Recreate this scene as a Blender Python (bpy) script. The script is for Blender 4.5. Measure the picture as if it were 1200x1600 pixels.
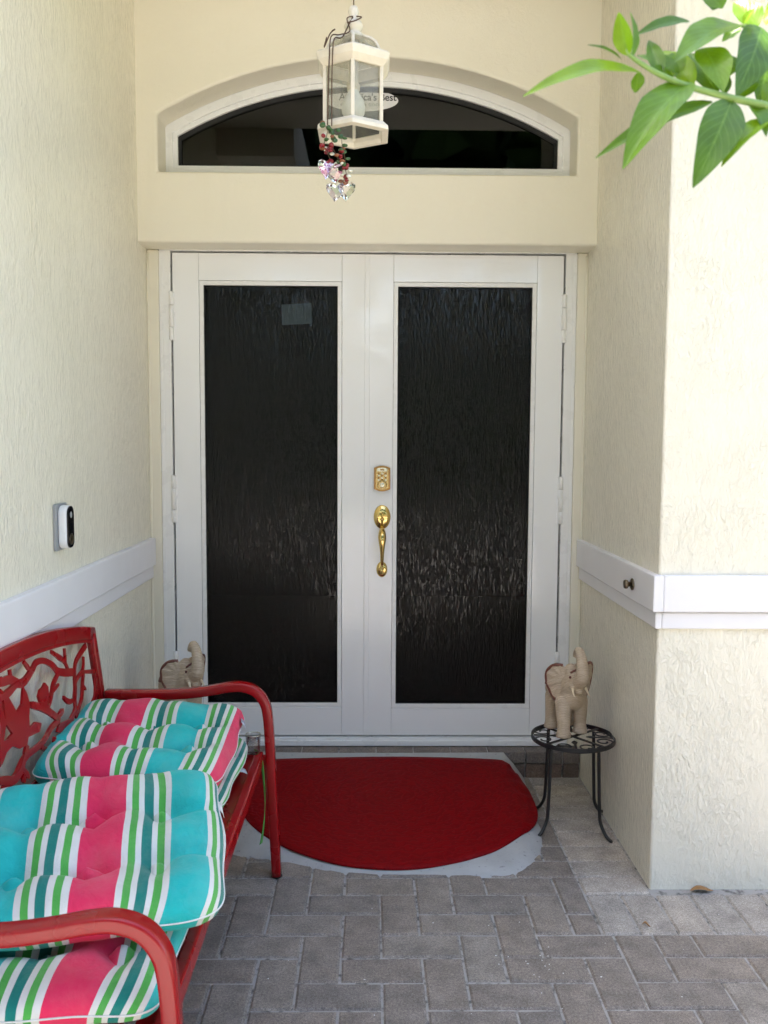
import bpy, bmesh, math, random
from mathutils import Vector, Matrix
R = math.radians
random.seed(7)
sc = bpy.context.scene
for o in list(bpy.data.objects): bpy.data.objects.remove(o)
col = sc.collection

# ------------------------------------------------------------------ camera
XL, XR, YW, YF, YD = -0.911, 0.906, 3.547, 2.674, 3.693
cam_d = bpy.data.cameras.new('camera'); cam = bpy.data.objects.new('camera', cam_d); col.objects.link(cam)
right = Vector((0.99989268, -0.01362047, 0.0053953)); fwd = Vector((0.01400074, 0.99684115, -0.07817733)); up = Vector((-0.00431345, 0.07824448, 0.99692487))
M = Matrix((right, up, -fwd)).transposed().to_4x4(); M.translation = Vector((0.01695652, 0, 1.40670738))
cam.matrix_world = M
cam_d.sensor_fit = 'VERTICAL'; cam_d.sensor_height = 36; cam_d.sensor_width = 27
cam_d.lens = 36*1368.747/1600
cam_d.clip_start = 0.05; cam_d.clip_end = 2000
cam_d.dof.use_dof = True; cam_d.dof.focus_distance = 3.2; cam_d.dof.aperture_fstop = 11
sc.camera = cam

# ------------------------------------------------------------------ sky, sun, exposure
SX, SY = -0.506, -0.08                       # slope of the sun direction (per metre of height)
to_sun = Vector((SX, SY, 1)).normalized()
elev = math.asin(to_sun.z)
world = bpy.data.worlds.new('World'); sc.world = world; world.use_nodes = True
wn = world.node_tree; bg = wn.nodes['Background']
sky = wn.nodes.new('ShaderNodeTexSky'); sky.sky_type = 'NISHITA'; sky.sun_disc = False
sky.sun_elevation = elev; sky.sun_rotation = math.atan2(to_sun.x, to_sun.y)
sky.air_density = 1.0; sky.dust_density = 1.6; sky.ozone_density = 0.8
wn.links.new(sky.outputs[0], bg.inputs[0]); bg.inputs[1].default_value = 0.14
sun_d = bpy.data.lights.new('sun', 'SUN'); sun_d.energy = 4.2; sun_d.angle = R(0.53); sun_d.color = (1, .965, .90)
sun = bpy.data.objects.new('sun', sun_d); col.objects.link(sun); sun.rotation_euler = to_sun.to_track_quat('Z', 'Y').to_euler()
sun.location = (4, -3, 10)
sc.view_settings.view_transform = 'Standard'; sc.view_settings.look = 'None'; sc.view_settings.gamma = 1
sc.view_settings.exposure = 2.68
sc.view_settings.use_white_balance = True; sc.view_settings.white_balance_temperature = 6850; sc.view_settings.white_balance_tint = 13
sc.render.engine = 'CYCLES'
cy = sc.cycles
cy.use_denoising = True; cy.use_adaptive_sampling = True; cy.adaptive_threshold = 0.025; cy.time_limit = 600
cy.max_bounces = 8; cy.diffuse_bounces = 5; cy.glossy_bounces = 4; cy.transmission_bounces = 6; cy.transparent_max_bounces = 16
cy.caustics_reflective = False; cy.caustics_refractive = False
cy.sample_clamp_indirect = 8

# ------------------------------------------------------------------ material helpers
def lin(r, g, b): return tuple(((c/255)/12.92 if c/255 <= .04045 else ((c/255+.055)/1.055)**2.4) for c in (r, g, b))
class NT:
    def __init__(s, name):
        s.m = bpy.data.materials.new(name); s.m.use_nodes = True; s.t = s.m.node_tree
        s.b = s.t.nodes['Principled BSDF']; s.out = s.t.nodes['Material Output']
    def n(s, typ, **kw):
        nd = s.t.nodes.new(typ)
        for k, v in kw.items():
            if k.startswith('i_'):
                key = k[2:]; key = int(key) if key.isdigit() else key.replace('_', ' ')
                nd.inputs[key].default_value = v
            else: setattr(nd, k, v)
        return nd
    def l(s, a, b): s.t.links.new(a, b)
    def coords(s, scale=(1, 1, 1), kind='Object', rot=(0, 0, 0)):
        tc = s.n('ShaderNodeTexCoord'); mp = s.n('ShaderNodeMapping'); mp.inputs['Scale'].default_value = scale; mp.inputs['Rotation'].default_value = rot
        s.l(tc.outputs[kind], mp.inputs[0]); return mp.outputs[0]
    def noise(s, vec, scale, detail=4, rough=.55, dist=0):
        nd = s.n('ShaderNodeTexNoise'); nd.inputs['Scale'].default_value = scale; nd.inputs['Detail'].default_value = detail
        nd.inputs['Roughness'].default_value = rough; nd.inputs['Distortion'].default_value = dist
        s.l(vec, nd.inputs['Vector']); return nd.outputs['Fac']
    def ramp(s, fac, stops, interp='LINEAR'):
        nd = s.n('ShaderNodeValToRGB'); cr = nd.color_ramp; cr.interpolation = interp
        while len(cr.elements) > 1: cr.elements.remove(cr.elements[-1])
        for i, (p, c) in enumerate(stops):
            e = cr.elements[0] if i == 0 else cr.elements.new(p)
            e.position = p
            e.color = (c, c, c, 1) if isinstance(c, (int, float)) else (*c, 1)
        s.l(fac, nd.inputs[0]); return nd.outputs[0]
    def mix(s, fac, a, b, blend='MIX'):
        nd = s.n('ShaderNodeMix'); nd.data_type = 'RGBA'; nd.blend_type = blend
        for key, v in ((0, fac), (6, a), (7, b)):
            sock = nd.inputs[key]
            if hasattr(v, 'links'): s.l(v, sock)
            elif isinstance(v, (int, float)): sock.default_value = v if key == 0 else (v, v, v, 1)
            else: sock.default_value = (*v, 1)
        return nd.outputs[2]
    def math(s, op, a, b=None):
        nd = s.n('ShaderNodeMath'); nd.operation = op
        for i, v in enumerate((a, b)):
            if v is None: continue
            if hasattr(v, 'links'): s.l(v, nd.inputs[i])
            else: nd.inputs[i].default_value = v
        return nd.outputs[0]
    def bump(s, h, strength, dist, prev=None):
        nd = s.n('ShaderNodeBump'); nd.inputs['Strength'].default_value = strength; nd.inputs['Distance'].default_value = dist
        s.l(h, nd.inputs['Height'])
        if prev is not None: s.l(prev, nd.inputs['Normal'])
        return nd.outputs[0]
    def set(s, color=None, rough=None, metal=None, normal=None, spec=None):
        for k, v in (('Base Color', color), ('Roughness', rough), ('Metallic', metal), ('Normal', normal), ('Specular IOR Level', spec)):
            if v is None: continue
            if hasattr(v, 'links'): s.l(v, s.b.inputs[k])
            elif k == 'Base Color': s.b.inputs[k].default_value = (*v, 1)
            else: s.b.inputs[k].default_value = v
        return s.m
MAT = {}
def simple(name, color, rough=.5, metal=0, var=.12, vscale=12, bump=0, bscale=120, spec=None):
    t = NT(name); v = t.coords()
    n = t.noise(v, vscale, 5)
    c = t.mix(n, tuple(x*(1-var) for x in color), tuple(min(1, x*(1+var)) for x in color))
    nr = t.bump(t.noise(v, bscale, 3), bump, .002) if bump else None
    r = t.ramp(t.noise(v, vscale*2.3, 3), [(.3, max(0, rough-.06)), (.7, min(1, rough+.06))])
    MAT[name] = t.set(c, r, metal, nr, spec); return MAT[name]

def stucco(name, color, stretch, strength, rough, scale, worm=0):
    """trowelled stucco: dense fine relief drawn out vertically, plus wandering trowel ridges"""
    t = NT(name); v = t.coords((1, 1, stretch)); v2 = t.coords()
    dense = t.ramp(t.noise(v, scale, 4, .55, .7), [(.38, 0), (.50, .28), (.70, 1)])
    patch = t.ramp(t.noise(v2, 4.5, 4, .6), [(.33, .22), (.64, 1)])
    n2 = t.noise(v, scale*.62, 4, .6, 1.6)
    ridge = t.ramp(n2, [(.47, 0), (.50, 1), (.53, .15), (.6, 0)])
    h = t.math('ADD', t.math('MULTIPLY', t.math('MULTIPLY', dense, patch), .8*(1-worm)+.15), t.math('ADD', t.math('MULTIPLY', t.math('MULTIPLY', ridge, patch), .13+.5*worm), t.math('MULTIPLY', t.noise(v2, 7, 3), .9)))
    h = t.math('ADD', h, t.math('MULTIPLY', t.noise(v2, 330, 2, .6), .10))
    nr = t.bump(h, strength, .006)
    dirt = t.noise(v2, 1.7, 6, .65)
    c = t.mix(dirt, tuple(x*.94 for x in color), tuple(min(1, x*1.03) for x in color))
    streak = t.ramp(t.noise(t.coords((1, 1, .12)), 9, 4, .6), [(.60, 0), (.78, 1)])
    c = t.mix(t.math('MULTIPLY', streak, .10), c, tuple(x*y for x, y in zip(color, (.80, .77, .70))))
    MAT[name] = t.set(c, t.ramp(t.noise(v2, 22, 3), [(.3, rough-.05), (.7, rough+.10)]), 0, nr, .5); return MAT[name]
CREAM = (.845, .80, .665)
stucco('stucco_side', CREAM, .46, .62, .17, 62)
stucco('stucco_inner', CREAM, .46, .62, .17, 62)
stucco('stucco_pier', CREAM, .50, .70, .40, 56, .35)
stucco('stucco_back', CREAM, .9, .28, .46, 44, .5)
stucco('ceiling_paint', (.80, .77, .70), 1, .15, .6, 40)
simple('trim_paint', (.79, .78, .80), .40, 0, .05, 5, .14, 90)
simple('door_white', (.875, .88, .87), .10, 0, .02, 3, .02, 14)
simple('frame_white', (.85, .85, .83), .3, 0, .04, 6)
simple('cream_wood', (.79, .75, .62), .38, 0, .06, 9, .2, 70)
simple('gap_black', (.01, .01, .01), .8)
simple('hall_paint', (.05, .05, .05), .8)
simple('red_metal', lin(150, 8, 15), .25, 0, .03, 2)
simple('brass', (.83, .60, .22), .17, 1, .15, 30)
simple('brass_aged', (.52, .38, .17), .28, 1, .25, 50)
simple('brass_dark', (.30, .17, .06), .32, 1, .2, 40)
simple('keypad_metal', (.62, .62, .50), .3, 1, .2, 60)
simple('black_iron', (.012, .012, .013), .38, 0, .3, 20, .15, 240)
simple('plastic_white', (.80, .81, .83), .32, 0, .03)
simple('plastic_black', (.006, .006, .008), .10, 0, .1)
simple('plastic_grey', (.30, .31, .32), .45, 0, .05)
simple('bronze', (.20, .16, .11), .38, 1, .3, 50)
simple('lantern_white', (.70, .635, .51), .5, 0, .22, 26, .2, 150)
simple('bulb_white', (.86, .86, .85), .4, 0, .03)
simple('rust_wire', (.10, .055, .03), .6, .3, .4, 60)
simple('paper', (.82, .82, .80), .7, 0, .03)
simple('sticker_face', (.76, .75, .76), .5, 0, .02)
simple('ink', (.02, .02, .02), .6)
simple('tag_grey', (.42, .43, .50), .6, 0, .1)
simple('bead_red', (.20, .006, .010), .12, 0, .3, 90)
simple('bead_green', (.028, .085, .018), .14, 0, .3, 90)
simple('bead_amber', (.24, .075, .025), .14, 0, .3, 90)
simple('bead_pearl', (.72, .70, .56), .2, 0, .1, 90)
simple('dry_leaf', (.36, .19, .075), .65, 0, .35, 60, .4, 90)
simple('bark', (.16, .115, .07), .75, 0, .3, 40, .5, 90)
simple('grass', (.07, .12, .03), .9, 0, .5, 3)
simple('hedge_leaf', (.035, .075, .02), .8, 0, .6, 2)
simple('mulch', (.06, .035, .02), .9, 0, .4, 30, .6, 60)
simple('roof_tile', (.35, .20, .13), .8, 0, .2, 6)
simple('ivory', (.72, .60, .42), .4, 0, .1, 40)
simple('button_pink', (.62, .10, .16), .7)

# concrete
t = NT('concrete'); v = t.coords()
c = t.mix(t.noise(v, 9, 7, .7), (.30, .30, .29), (.50, .50, .485))
c = t.mix(t.ramp(t.noise(v, 60, 3), [(.62, 0), (.72, 1)]), c, (.24, .24, .235))
MAT['concrete'] = t.set(c, .8, 0, t.bump(t.noise(v, 120, 4, .7), .35, .003))
# joint sand
t = NT('joint_sand'); v = t.coords()
c = t.mix(t.noise(v, 7, 5, .6), (.27, .255, .235), (.46, .44, .41))
c = t.mix(t.ramp(t.noise(v, 40, 4), [(.50, 0), (.66, 1)]), c, (.12, .115, .105))
MAT['joint_sand'] = t.set(c, .95, 0, t.bump(t.noise(v, 300, 4, .7), .6, .003))
# pavers: colour varies per object
def paver(name, base, var):
    t = NT(name); v = t.coords()
    oi = t.n('ShaderNodeObjectInfo')
    off = t.n('ShaderNodeVectorMath'); off.operation = 'ADD'
    sc_ = t.n('ShaderNodeVectorMath'); sc_.operation = 'SCALE'; sc_.inputs['Scale'].default_value = 13.0
    cmb = t.n('ShaderNodeCombineXYZ'); t.l(oi.outputs['Random'], cmb.inputs[0]); t.l(oi.outputs['Random'], cmb.inputs[1])
    t.l(cmb.outputs[0], sc_.inputs[0]); t.l(v, off.inputs[0]); t.l(sc_.outputs[0], off.inputs[1]); v = off.outputs[0]
    stops = [(0, tuple(x*y for x, y in zip(base, (.88, .89, .91)))), (.35, tuple(x*y for x, y in zip(base, (1.0, .97, .95)))), (.7, tuple(x*y for x, y in zip(base, (1.05, 1.01, .98)))), (1, tuple(x*y for x, y in zip(base, (1.12, 1.13, 1.13))))]
    c = t.ramp(oi.outputs['Random'], stops)
    c = t.mix(.9, c, t.ramp(t.noise(v, 13, 6, .65), [(.3, .66), (.7, 1.26)]), 'MULTIPLY')
    c = t.mix(.8, c, t.ramp(t.noise(v, 150, 3, .6), [(.32, .68), (.68, 1.34)]), 'MULTIPLY')
    grit = t.noise(v, 420, 3, .7)
    c = t.mix(.85, c, t.ramp(grit, [(.30, .45), (.5, 1.0), (.68, 1.75)]), 'MULTIPLY')
    c = t.mix(t.math('MULTIPLY', t.ramp(t.noise(v, 28, 6, .75), [(.60, 0), (.76, 1)]), .38), c, (.42, .41, .39))
    MAT[name] = t.set(c, .82, 0, t.bump(grit, .55, .0025, t.bump(t.noise(v, 45, 4), .25, .004)))
paver('paver_grey', (.226, .197, .168), .2)
paver('paver_border', (.36, .327, .285), .2)
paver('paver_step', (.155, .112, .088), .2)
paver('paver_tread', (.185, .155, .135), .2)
paver('paver_drive', (.30, .28, .26), .2)
# textured dark door glass / plain dark glass / lantern glass
def glass(name, tint, rough, bump=None, ior=1.5, dirt=0):
    t = NT(name); t.t.nodes.remove(t.b)
    tr = t.n('ShaderNodeBsdfTransparent'); tr.inputs[0].default_value = (*tint, 1)
    gl = t.n('ShaderNodeBsdfGlossy'); gl.inputs['Roughness'].default_value = rough
    fr = t.n('ShaderNodeLayerWeight'); fr.inputs['Blend'].default_value = .5; f0 = ((ior-1)/(ior+1))**2
    mx = t.n('ShaderNodeMixShader'); t.l(t.math('ADD', t.math('MULTIPLY', t.math('POWER', fr.outputs['Facing'], 5.0), 1-f0), f0), mx.inputs[0]); t.l(tr.outputs[0], mx.inputs[1]); t.l(gl.outputs[0], mx.inputs[2])
    out = mx.outputs[0]
    if bump:
        v = t.coords((1, 1, .15)); v2 = t.coords((1, 1, .25))
        h = t.math('ADD', t.ramp(t.noise(v, 185, 2, .5, .12), [(.40, 0), (.64, 1)]), t.math('MULTIPLY', t.noise(v2, 300, 2), .25))
        nr = t.bump(h, bump, .0028)
        t.l(nr, gl.inputs['Normal']); t.l(nr, fr.inputs['Normal'])
    if dirt:
        v = t.coords(); df = t.n('ShaderNodeBsdfDiffuse'); df.inputs[0].default_value = (.55, .53, .45, 1)
        m2 = t.n('ShaderNodeMixShader'); t.l(t.ramp(t.noise(v, 30, 5, .6), [(.35, dirt*.4), (.75, dirt)]), m2.inputs[0])
        t.l(out, m2.inputs[1]); t.l(df.outputs[0], m2.inputs[2]); out = m2.outputs[0]
    t.l(out, t.out.inputs[0]); MAT[name] = t.m
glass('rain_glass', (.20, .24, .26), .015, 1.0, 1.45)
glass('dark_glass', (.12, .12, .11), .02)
glass('lantern_glass', (.84, .84, .78), .06, None, 1.45, .30)
glass('clear_glass', (.9, .92, .92), .02)
# crystal
t = NT('crystal'); t.b.inputs['Transmission Weight'].default_value = 1; t.b.inputs['IOR'].default_value = 1.6
t.b.inputs['Thin Film Thickness'].default_value = 420; t.b.inputs['Thin Film IOR'].default_value = 1.9
MAT['crystal'] = t.set((1, 1, 1), .02)
# elephant resin
t = NT('resin'); v = t.coords()
c = t.mix(t.noise(v, 35, 5, .6), (.44, .33, .22), (.70, .57, .42))
wv = t.n('ShaderNodeTexWave'); wv.inputs['Scale'].default_value = 60; wv.inputs['Distortion'].default_value = 5; wv.inputs['Detail'].default_value = 3; wv.bands_direction = 'Z'
t.l(v, wv.inputs[0])
c = t.mix(t.math('MULTIPLY', t.ramp(wv.outputs['Fac'], [(.0, 1), (.30, 0)]), .5), c, (.20, .12, .07))
MAT['resin'] = t.set(c, .48, 0, t.bump(wv.outputs['Fac'], .45, .003))
simple('resin_dark', (.17, .055, .035), .4, 0, .45, 60)
# red rubber mat with an embossed swirl relief
t = NT('mat_rubber'); v = t.coords((1, 1.25, 0)); v.node.inputs['Location'].default_value = (-.1, -4.05, 0)
dn = t.n('ShaderNodeTexNoise'); dn.inputs['Scale'].default_value = 5; dn.inputs['Detail'].default_value = 2; t.l(v, dn.inputs['Vector'])
wv = t.n('ShaderNodeTexWave'); wv.wave_type = 'RINGS'; wv.rings_direction = 'SPHERICAL'; wv.inputs['Scale'].default_value = 9; wv.inputs['Distortion'].default_value = 9; wv.inputs['Detail'].default_value = 1.5; wv.inputs['Detail Scale'].default_value = 3.2
t.l(v, wv.inputs['Vector'])
rel = t.ramp(wv.outputs['Fac'], [(.35, 0), (.6, 1)])
c = t.mix(rel, lin(122, 0, 6), lin(134, 1, 8))
c = t.mix(t.math('MULTIPLY', t.ramp(t.noise(t.coords(), 90, 4, .7), [(.70, 0), (.78, 1)]), .5), c, (.30, .10, .09))
c = t.mix(t.math('MULTIPLY', t.noise(t.coords(), 3, 5), .5), c, lin(108, 0, 5))
MAT['mat_rubber'] = t.set(c, .62, 0, t.bump(rel, .45, .003, t.bump(t.noise(t.coords(), 350, 2), .25, .001)), .12)
# striped canvas
def canvas(name, shift):
    t = NT(name); uv = t.n('ShaderNodeUVMap'); sp = t.n('ShaderNodeSeparateXYZ'); t.l(uv.outputs[0], sp.inputs[0])
    P = .3836
    wob = t.math('MULTIPLY', t.math('SUBTRACT', t.noise(t.coords(), 7, 2), .5), .006)
    f = t.math('FRACT', t.math('ADD', t.math('DIVIDE', t.math('ADD', sp.outputs[0], wob), P), shift + 10))
    pink, white, green, teal, dark = lin(222, 44, 88), (.66, .66, .62), lin(72, 164, 72), lin(0, 176, 172), lin(0, 120, 110)
    grp = [(white, .0132), (green, .0154), (white, .012), (dark, .0198), (white, .0132), (green, .0154), (white, .0146)]
    seq = [(pink, .088)] + grp + [(teal, .088)] + grp
    stops = []; p = 0
    for c_, w in seq: stops.append((p/P, c_)); p += w
    c = t.ramp(f, stops, 'CONSTANT')
    v = t.coords()
    c = t.mix(.5, c, t.ramp(t.noise(v, 16, 5, .6), [(.3, .86), (.7, 1.08)]), 'MULTIPLY')
    c = t.mix(t.math('MULTIPLY', t.ramp(t.noise(v, 5, 6, .7), [(.50, 0), (.72, 1)]), .14), c, (.50, .46, .38))
    w1 = t.noise(t.coords((1, .08, 1)), 700, 1); w2 = t.noise(t.coords((.08, 1, 1)), 700, 1)
    nr = t.bump(t.math('ADD', w1, w2), .28, .0012, t.bump(t.noise(t.coords((1, .45, 1)), 30, 5, .6, .8), .55, .008))
    m = t.set(c, .82, 0, nr, .25)
    t.b.inputs['Sheen Weight'].default_value = .15
    MAT[name] = m
canvas('canvas_mid', .088/2/.3836)           # pink centred on 0
canvas('canvas_teal', .088/2/.3836 + .5)     # teal centred on 0
# leaf
t = NT('leaf'); v = t.coords(); oi = t.n('ShaderNodeObjectInfo')
uv = t.n('ShaderNodeUVMap'); sp = t.n('ShaderNodeSeparateXYZ'); t.l(uv.outputs[0], sp.inputs[0])
ax = t.math('ABSOLUTE', t.math('SUBTRACT', sp.outputs[0], .5))
mid = t.ramp(ax, [(.012, 1), (.04, 0)])
vein = t.n('ShaderNodeTexWave'); vein.inputs['Scale'].default_value = 2.6; vein.inputs['Distortion'].default_value = 1.2; vein.bands_direction = 'Y'
cmb = t.n('ShaderNodeCombineXYZ'); t.l(t.math('SUBTRACT', sp.outputs[1], t.math('MULTIPLY', ax, .7)), cmb.inputs[1]); t.l(cmb.outputs[0], vein.inputs[0])
c = t.ramp(oi.outputs['Random'], [(0, (.066, .145, .004)), (.5, (.105, .215, .006)), (1, (.19, .31, .012))])
c = t.mix(.7, c, t.ramp(t.noise(v, 40, 4), [(.3, .75), (.7, 1.25)]), 'MULTIPLY')
c = t.mix(t.math('MULTIPLY', mid, .35), c, (.20, .36, .07))
c = t.mix(t.math('MULTIPLY', t.ramp(vein.outputs['Fac'], [(.9, 0), (.99, 1)]), .18), c, (.25, .42, .12))
t.set(c, .36, 0, t.bump(vein.outputs['Fac'], .10, .001), .4)
tl = t.n('ShaderNodeBsdfTranslucent'); t.l(t.mix(1.0, c, (1.5, 1.6, .5), 'MULTIPLY'), tl.inputs[0])
mx = t.n('ShaderNodeMixShader'); mx.inputs[0].default_value = .40
t.l(t.b.outputs[0], mx.inputs[1]); t.l(tl.outputs[0], mx.inputs[2]); t.l(mx.outputs[0], t.out.inputs[0]); MAT['leaf'] = t.m
simple('leaf_stem', (.20, .32, .08), .5, 0, .2, 40)

# ------------------------------------------------------------------ geometry helpers
class MB:
    def __init__(s): s.v = []; s.f = []; s.mi = []; s.sm = []; s.uv = None
    def add(s, vs, fs, mi=0, smooth=False):
        o = len(s.v); s.v += [tuple(x) for x in vs]
        for f in fs: s.f.append(tuple(i+o for i in f)); s.mi.append(mi); s.sm.append(smooth)
        return s
    def box(s, a, b, mi=0):
        x0, x1 = sorted((a[0], b[0])); y0, y1 = sorted((a[1], b[1])); z0, z1 = sorted((a[2], b[2]))
        return s.add([(x0,y0,z0),(x1,y0,z0),(x1,y1,z0),(x0,y1,z0),(x0,y0,z1),(x1,y0,z1),(x1,y1,z1),(x0,y1,z1)],
                     [(0,3,2,1),(4,5,6,7),(0,1,5,4),(1,2,6,5),(2,3,7,6),(3,0,4,7)], mi)
    def prism(s, pts, d, mi=0, smooth=False):
        """closed polygon of 3D points extruded by vector d"""
        n = len(pts); d = Vector(d); a = [Vector(p) for p in pts]; b = [p+d for p in a]
        return s.add(a+b, [tuple(range(n))[::-1], tuple(range(n, 2*n))] + [(i, (i+1) % n, n+(i+1) % n, n+i) for i in range(n)], mi, smooth)
    def ring(s, outer, inner, d, mi=0):
        n = len(outer); d = Vector(d); O = [Vector(p) for p in outer]; I = [Vector(p) for p in inner]
        vs = O + I + [p+d for p in O] + [p+d for p in I]; fs = []
        for i in range(n):
            j = (i+1) % n
            fs += [(i, j, n+j, n+i), (2*n+i, 3*n+i, 3*n+j, 2*n+j), (i, 2*n+i, 2*n+j, j), (n+i, n+j, 3*n+j, 3*n+i)]
        return s.add(vs, fs, mi)
    def tube(s, path, rad, n=10, mi=0, caps=True, closed=False):
        P = [Vector(p) for p in path]; m = len(P)
        if not hasattr(rad, '__len__'): rad = [rad]*m
        vs = []; fs = []; prev = None
        for i, p in enumerate(P):
            a = P[(i-1) % m] if closed or i > 0 else p; b = P[(i+1) % m] if closed or i < m-1 else p
            tg = (b-a).normalized()
            if prev is None:
                ref = Vector((0,0,1)) if abs(tg.z) < .9 else Vector((1,0,0)); u = tg.cross(ref).normalized()
            else:
                u = (prev - tg*prev.dot(tg)).normalized()
            prev = u; w = tg.cross(u)
            for k in range(n):
                an = 2*math.pi*k/n; vs.append(p + (u*math.cos(an)+w*math.sin(an))*rad[i])
        for i in range(m if closed else m-1):
            for k in range(n):
                k2 = (k+1) % n; i2 = (i+1) % m
                fs.append((i*n+k, i*n+k2, i2*n+k2, i2*n+k))
        if caps and not closed: fs += [tuple(range(n))[::-1], tuple(range((m-1)*n, m*n))]
        return s.add(vs, fs, mi, True)
    def sweep(s, path, prof, side, mi=0):
        """profile (a along side, b along binormal) swept along path; side fixed"""
        P = [Vector(p) for p in path]; m = len(P); sd = Vector(side).normalized(); n = len(prof); vs = []; fs = []
        for i, p in enumerate(P):
            a = P[max(0, i-1)]; b = P[min(m-1, i+1)]; tg = (b-a).normalized(); bn = tg.cross(sd).normalized()
            for (x, y) in prof: vs.append(p + sd*x + bn*y)
        for i in range(m-1):
            for k in range(n):
                k2 = (k+1) % n; fs.append((i*n+k, i*n+k2, (i+1)*n+k2, (i+1)*n+k))
        fs += [tuple(range(n))[::-1], tuple(range((m-1)*n, m*n))]
        return s.add(vs, fs, mi, True)
    def lathe(s, prof, c=(0,0,0), n=24, mi=0, axis='z', sx=1, sy=1, smooth=True, caps=True):
        """prof: (r, h) list"""
        vs = []; fs = []; m = len(prof)
        for (r, h) in prof:
            for k in range(n):
                an = 2*math.pi*k/n; a, b = r*math.cos(an)*sx, r*math.sin(an)*sy
                q = {'z': (a, b, h), 'y': (a, -h, b), 'x': (h, a, b), '-x': (-h, a, b)}[axis]
                vs.append((c[0]+q[0], c[1]+q[1], c[2]+q[2]))
        for i in range(m-1):
            for k in range(n):
                k2 = (k+1) % n; fs.append((i*n+k, i*n+k2, (i+1)*n+k2, (i+1)*n+k))
        if caps: fs += [tuple(range(n))[::-1], tuple(range((m-1)*n, m*n))]
        return s.add(vs, fs, mi, smooth)
    def ball(s, c, r, mi=0, nu=12, nv=8, sc=(1,1,1), rot=None):
        vs = []; fs = []
        for j in range(nv+1):
            ph = math.pi*j/nv
            for i in range(nu):
                th = 2*math.pi*i/nu
                q = Vector((math.sin(ph)*math.cos(th)*sc[0], math.sin(ph)*math.sin(th)*sc[1], math.cos(ph)*sc[2]))*r
                if rot: q = rot @ q
                vs.append(Vector(c)+q)
        for j in range(nv):
            for i in range(nu):
                i2 = (i+1) % nu; fs.append((j*nu+i, (j+1)*nu+i, (j+1)*nu+i2, j*nu+i2))
        return s.add(vs, fs, mi, True)
    def mesh(s, name, mats):
        me = bpy.data.meshes.new(name); me.from_pydata(s.v, [], s.f); me.update()
        bm = bmesh.new(); bm.from_mesh(me); bmesh.ops.recalc_face_normals(bm, faces=bm.faces); bm.to_mesh(me); bm.free()
        for m in (mats if isinstance(mats, (list, tuple)) else [mats]): me.materials.append(MAT[m])
        me.polygons.foreach_set('material_index', s.mi); me.polygons.foreach_set('use_smooth', s.sm); me.update()
        return me
    def build(s, name, mats, parent=None, bevel=0, seg=2, angle=40):
        return link(name, s.mesh(name, mats), parent, bevel, seg, angle)
def link(name, me, parent=None, bevel=0, seg=2, angle=40):
    o = bpy.data.objects.new(name, me); col.objects.link(o)
    if parent: o.parent = parent
    if bevel:
        b = o.modifiers.new('bevel', 'BEVEL'); b.width = bevel; b.segments = seg; b.limit_method = 'ANGLE'; b.angle_limit = R(angle); b.harden_normals = False
    return o
def tag(o, label=None, cat=None, group=None, kind=None):
    if label: o['label'] = label
    if cat: o['category'] = cat
    if group: o['group'] = group
    if kind: o['kind'] = kind
    return o
def empty(name, loc=(0,0,0), rz=0):
    o = bpy.data.objects.new(name, None); col.objects.link(o); o.location = loc; o.rotation_euler = (0,0,rz); o.empty_display_size = .1; return o
def bx(name, a, b, mat, parent=None, bevel=0, seg=2): return MB().box(a, b).build(name, mat, parent, bevel, seg)
def copy_tree(o, parent=None):
    c = o.copy(); col.objects.link(c); c.parent = parent
    for ch in list(o.children): copy_tree(ch, c)
    return c
def catmull(pts, n=8, closed=False):
    P = [Vector(p) for p in pts]; out = []; m = len(P)
    for i in range(m if closed else m-1):
        p0 = P[(i-1) % m] if closed or i > 0 else P[i]; p1 = P[i]; p2 = P[(i+1) % m]; p3 = P[(i+2) % m] if closed or i+2 < m else p2
        for k in range(n):
            u = k/n; out.append(.5*((2*p1)+(p2-p0)*u+(2*p0-5*p1+4*p2-p3)*u*u+(3*p1-p0-3*p2+p3)*u**3))
    if not closed: out.append(P[-1])
    return out
def rrect(w, h, r, n=4):
    pts = []
    for cx, cy, a0 in ((w/2-r, h/2-r, 0), (-w/2+r, h/2-r, 90), (-w/2+r, -h/2+r, 180), (w/2-r, -h/2+r, 270)):
        for k in range(n+1):
            a = R(a0+90*k/n); pts.append((cx+r*math.cos(a), cy+r*math.sin(a)))
    return pts

# ------------------------------------------------------------------ the setting: ground, drive, porch floor, step, ramp
g = MB().add([(-300,-300,-.05),(300,-300,-.05),(300,300,-.05),(-300,300,-.05)], [(0,1,2,3)]).build('ground', 'grass'); tag(g, kind='structure')
d = MB().box((-3.2,-9,-.05), (7.5,.69,-.004)).build('driveway', 'paver_drive'); tag(d, kind='structure')
fl = MB().box((-.93,.6901,-.06), (3.4,3.70,-.0045)).build('porch_floor', 'joint_sand'); tag(fl, kind='structure')
hd = MB(); rh = random.Random(2)  # unseen hedge and canopy, added to darken glass reflections around a sky gap
for i in range(2600):
    x, y, z = rh.uniform(-26,26), -13+rh.gauss(0,.8), rh.uniform(0,1)**.8*3.3*(1+.22*math.sin(i*.001)+rh.uniform(-.1,.15))
    q = Matrix.Rotation(rh.uniform(0,6), 3, 'Z') @ Matrix.Rotation(rh.uniform(0,3), 3, 'X'); r_ = rh.uniform(.25,.55)
    hd.add([Vector((x,y,z))+q@Vector(c)*r_ for c in ((-1,-.5,0),(0,-.7,.2),(1,0,0),(.2,.7,.2),(-.8,.5,0))], [(0,1,2,3,4)])
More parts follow.
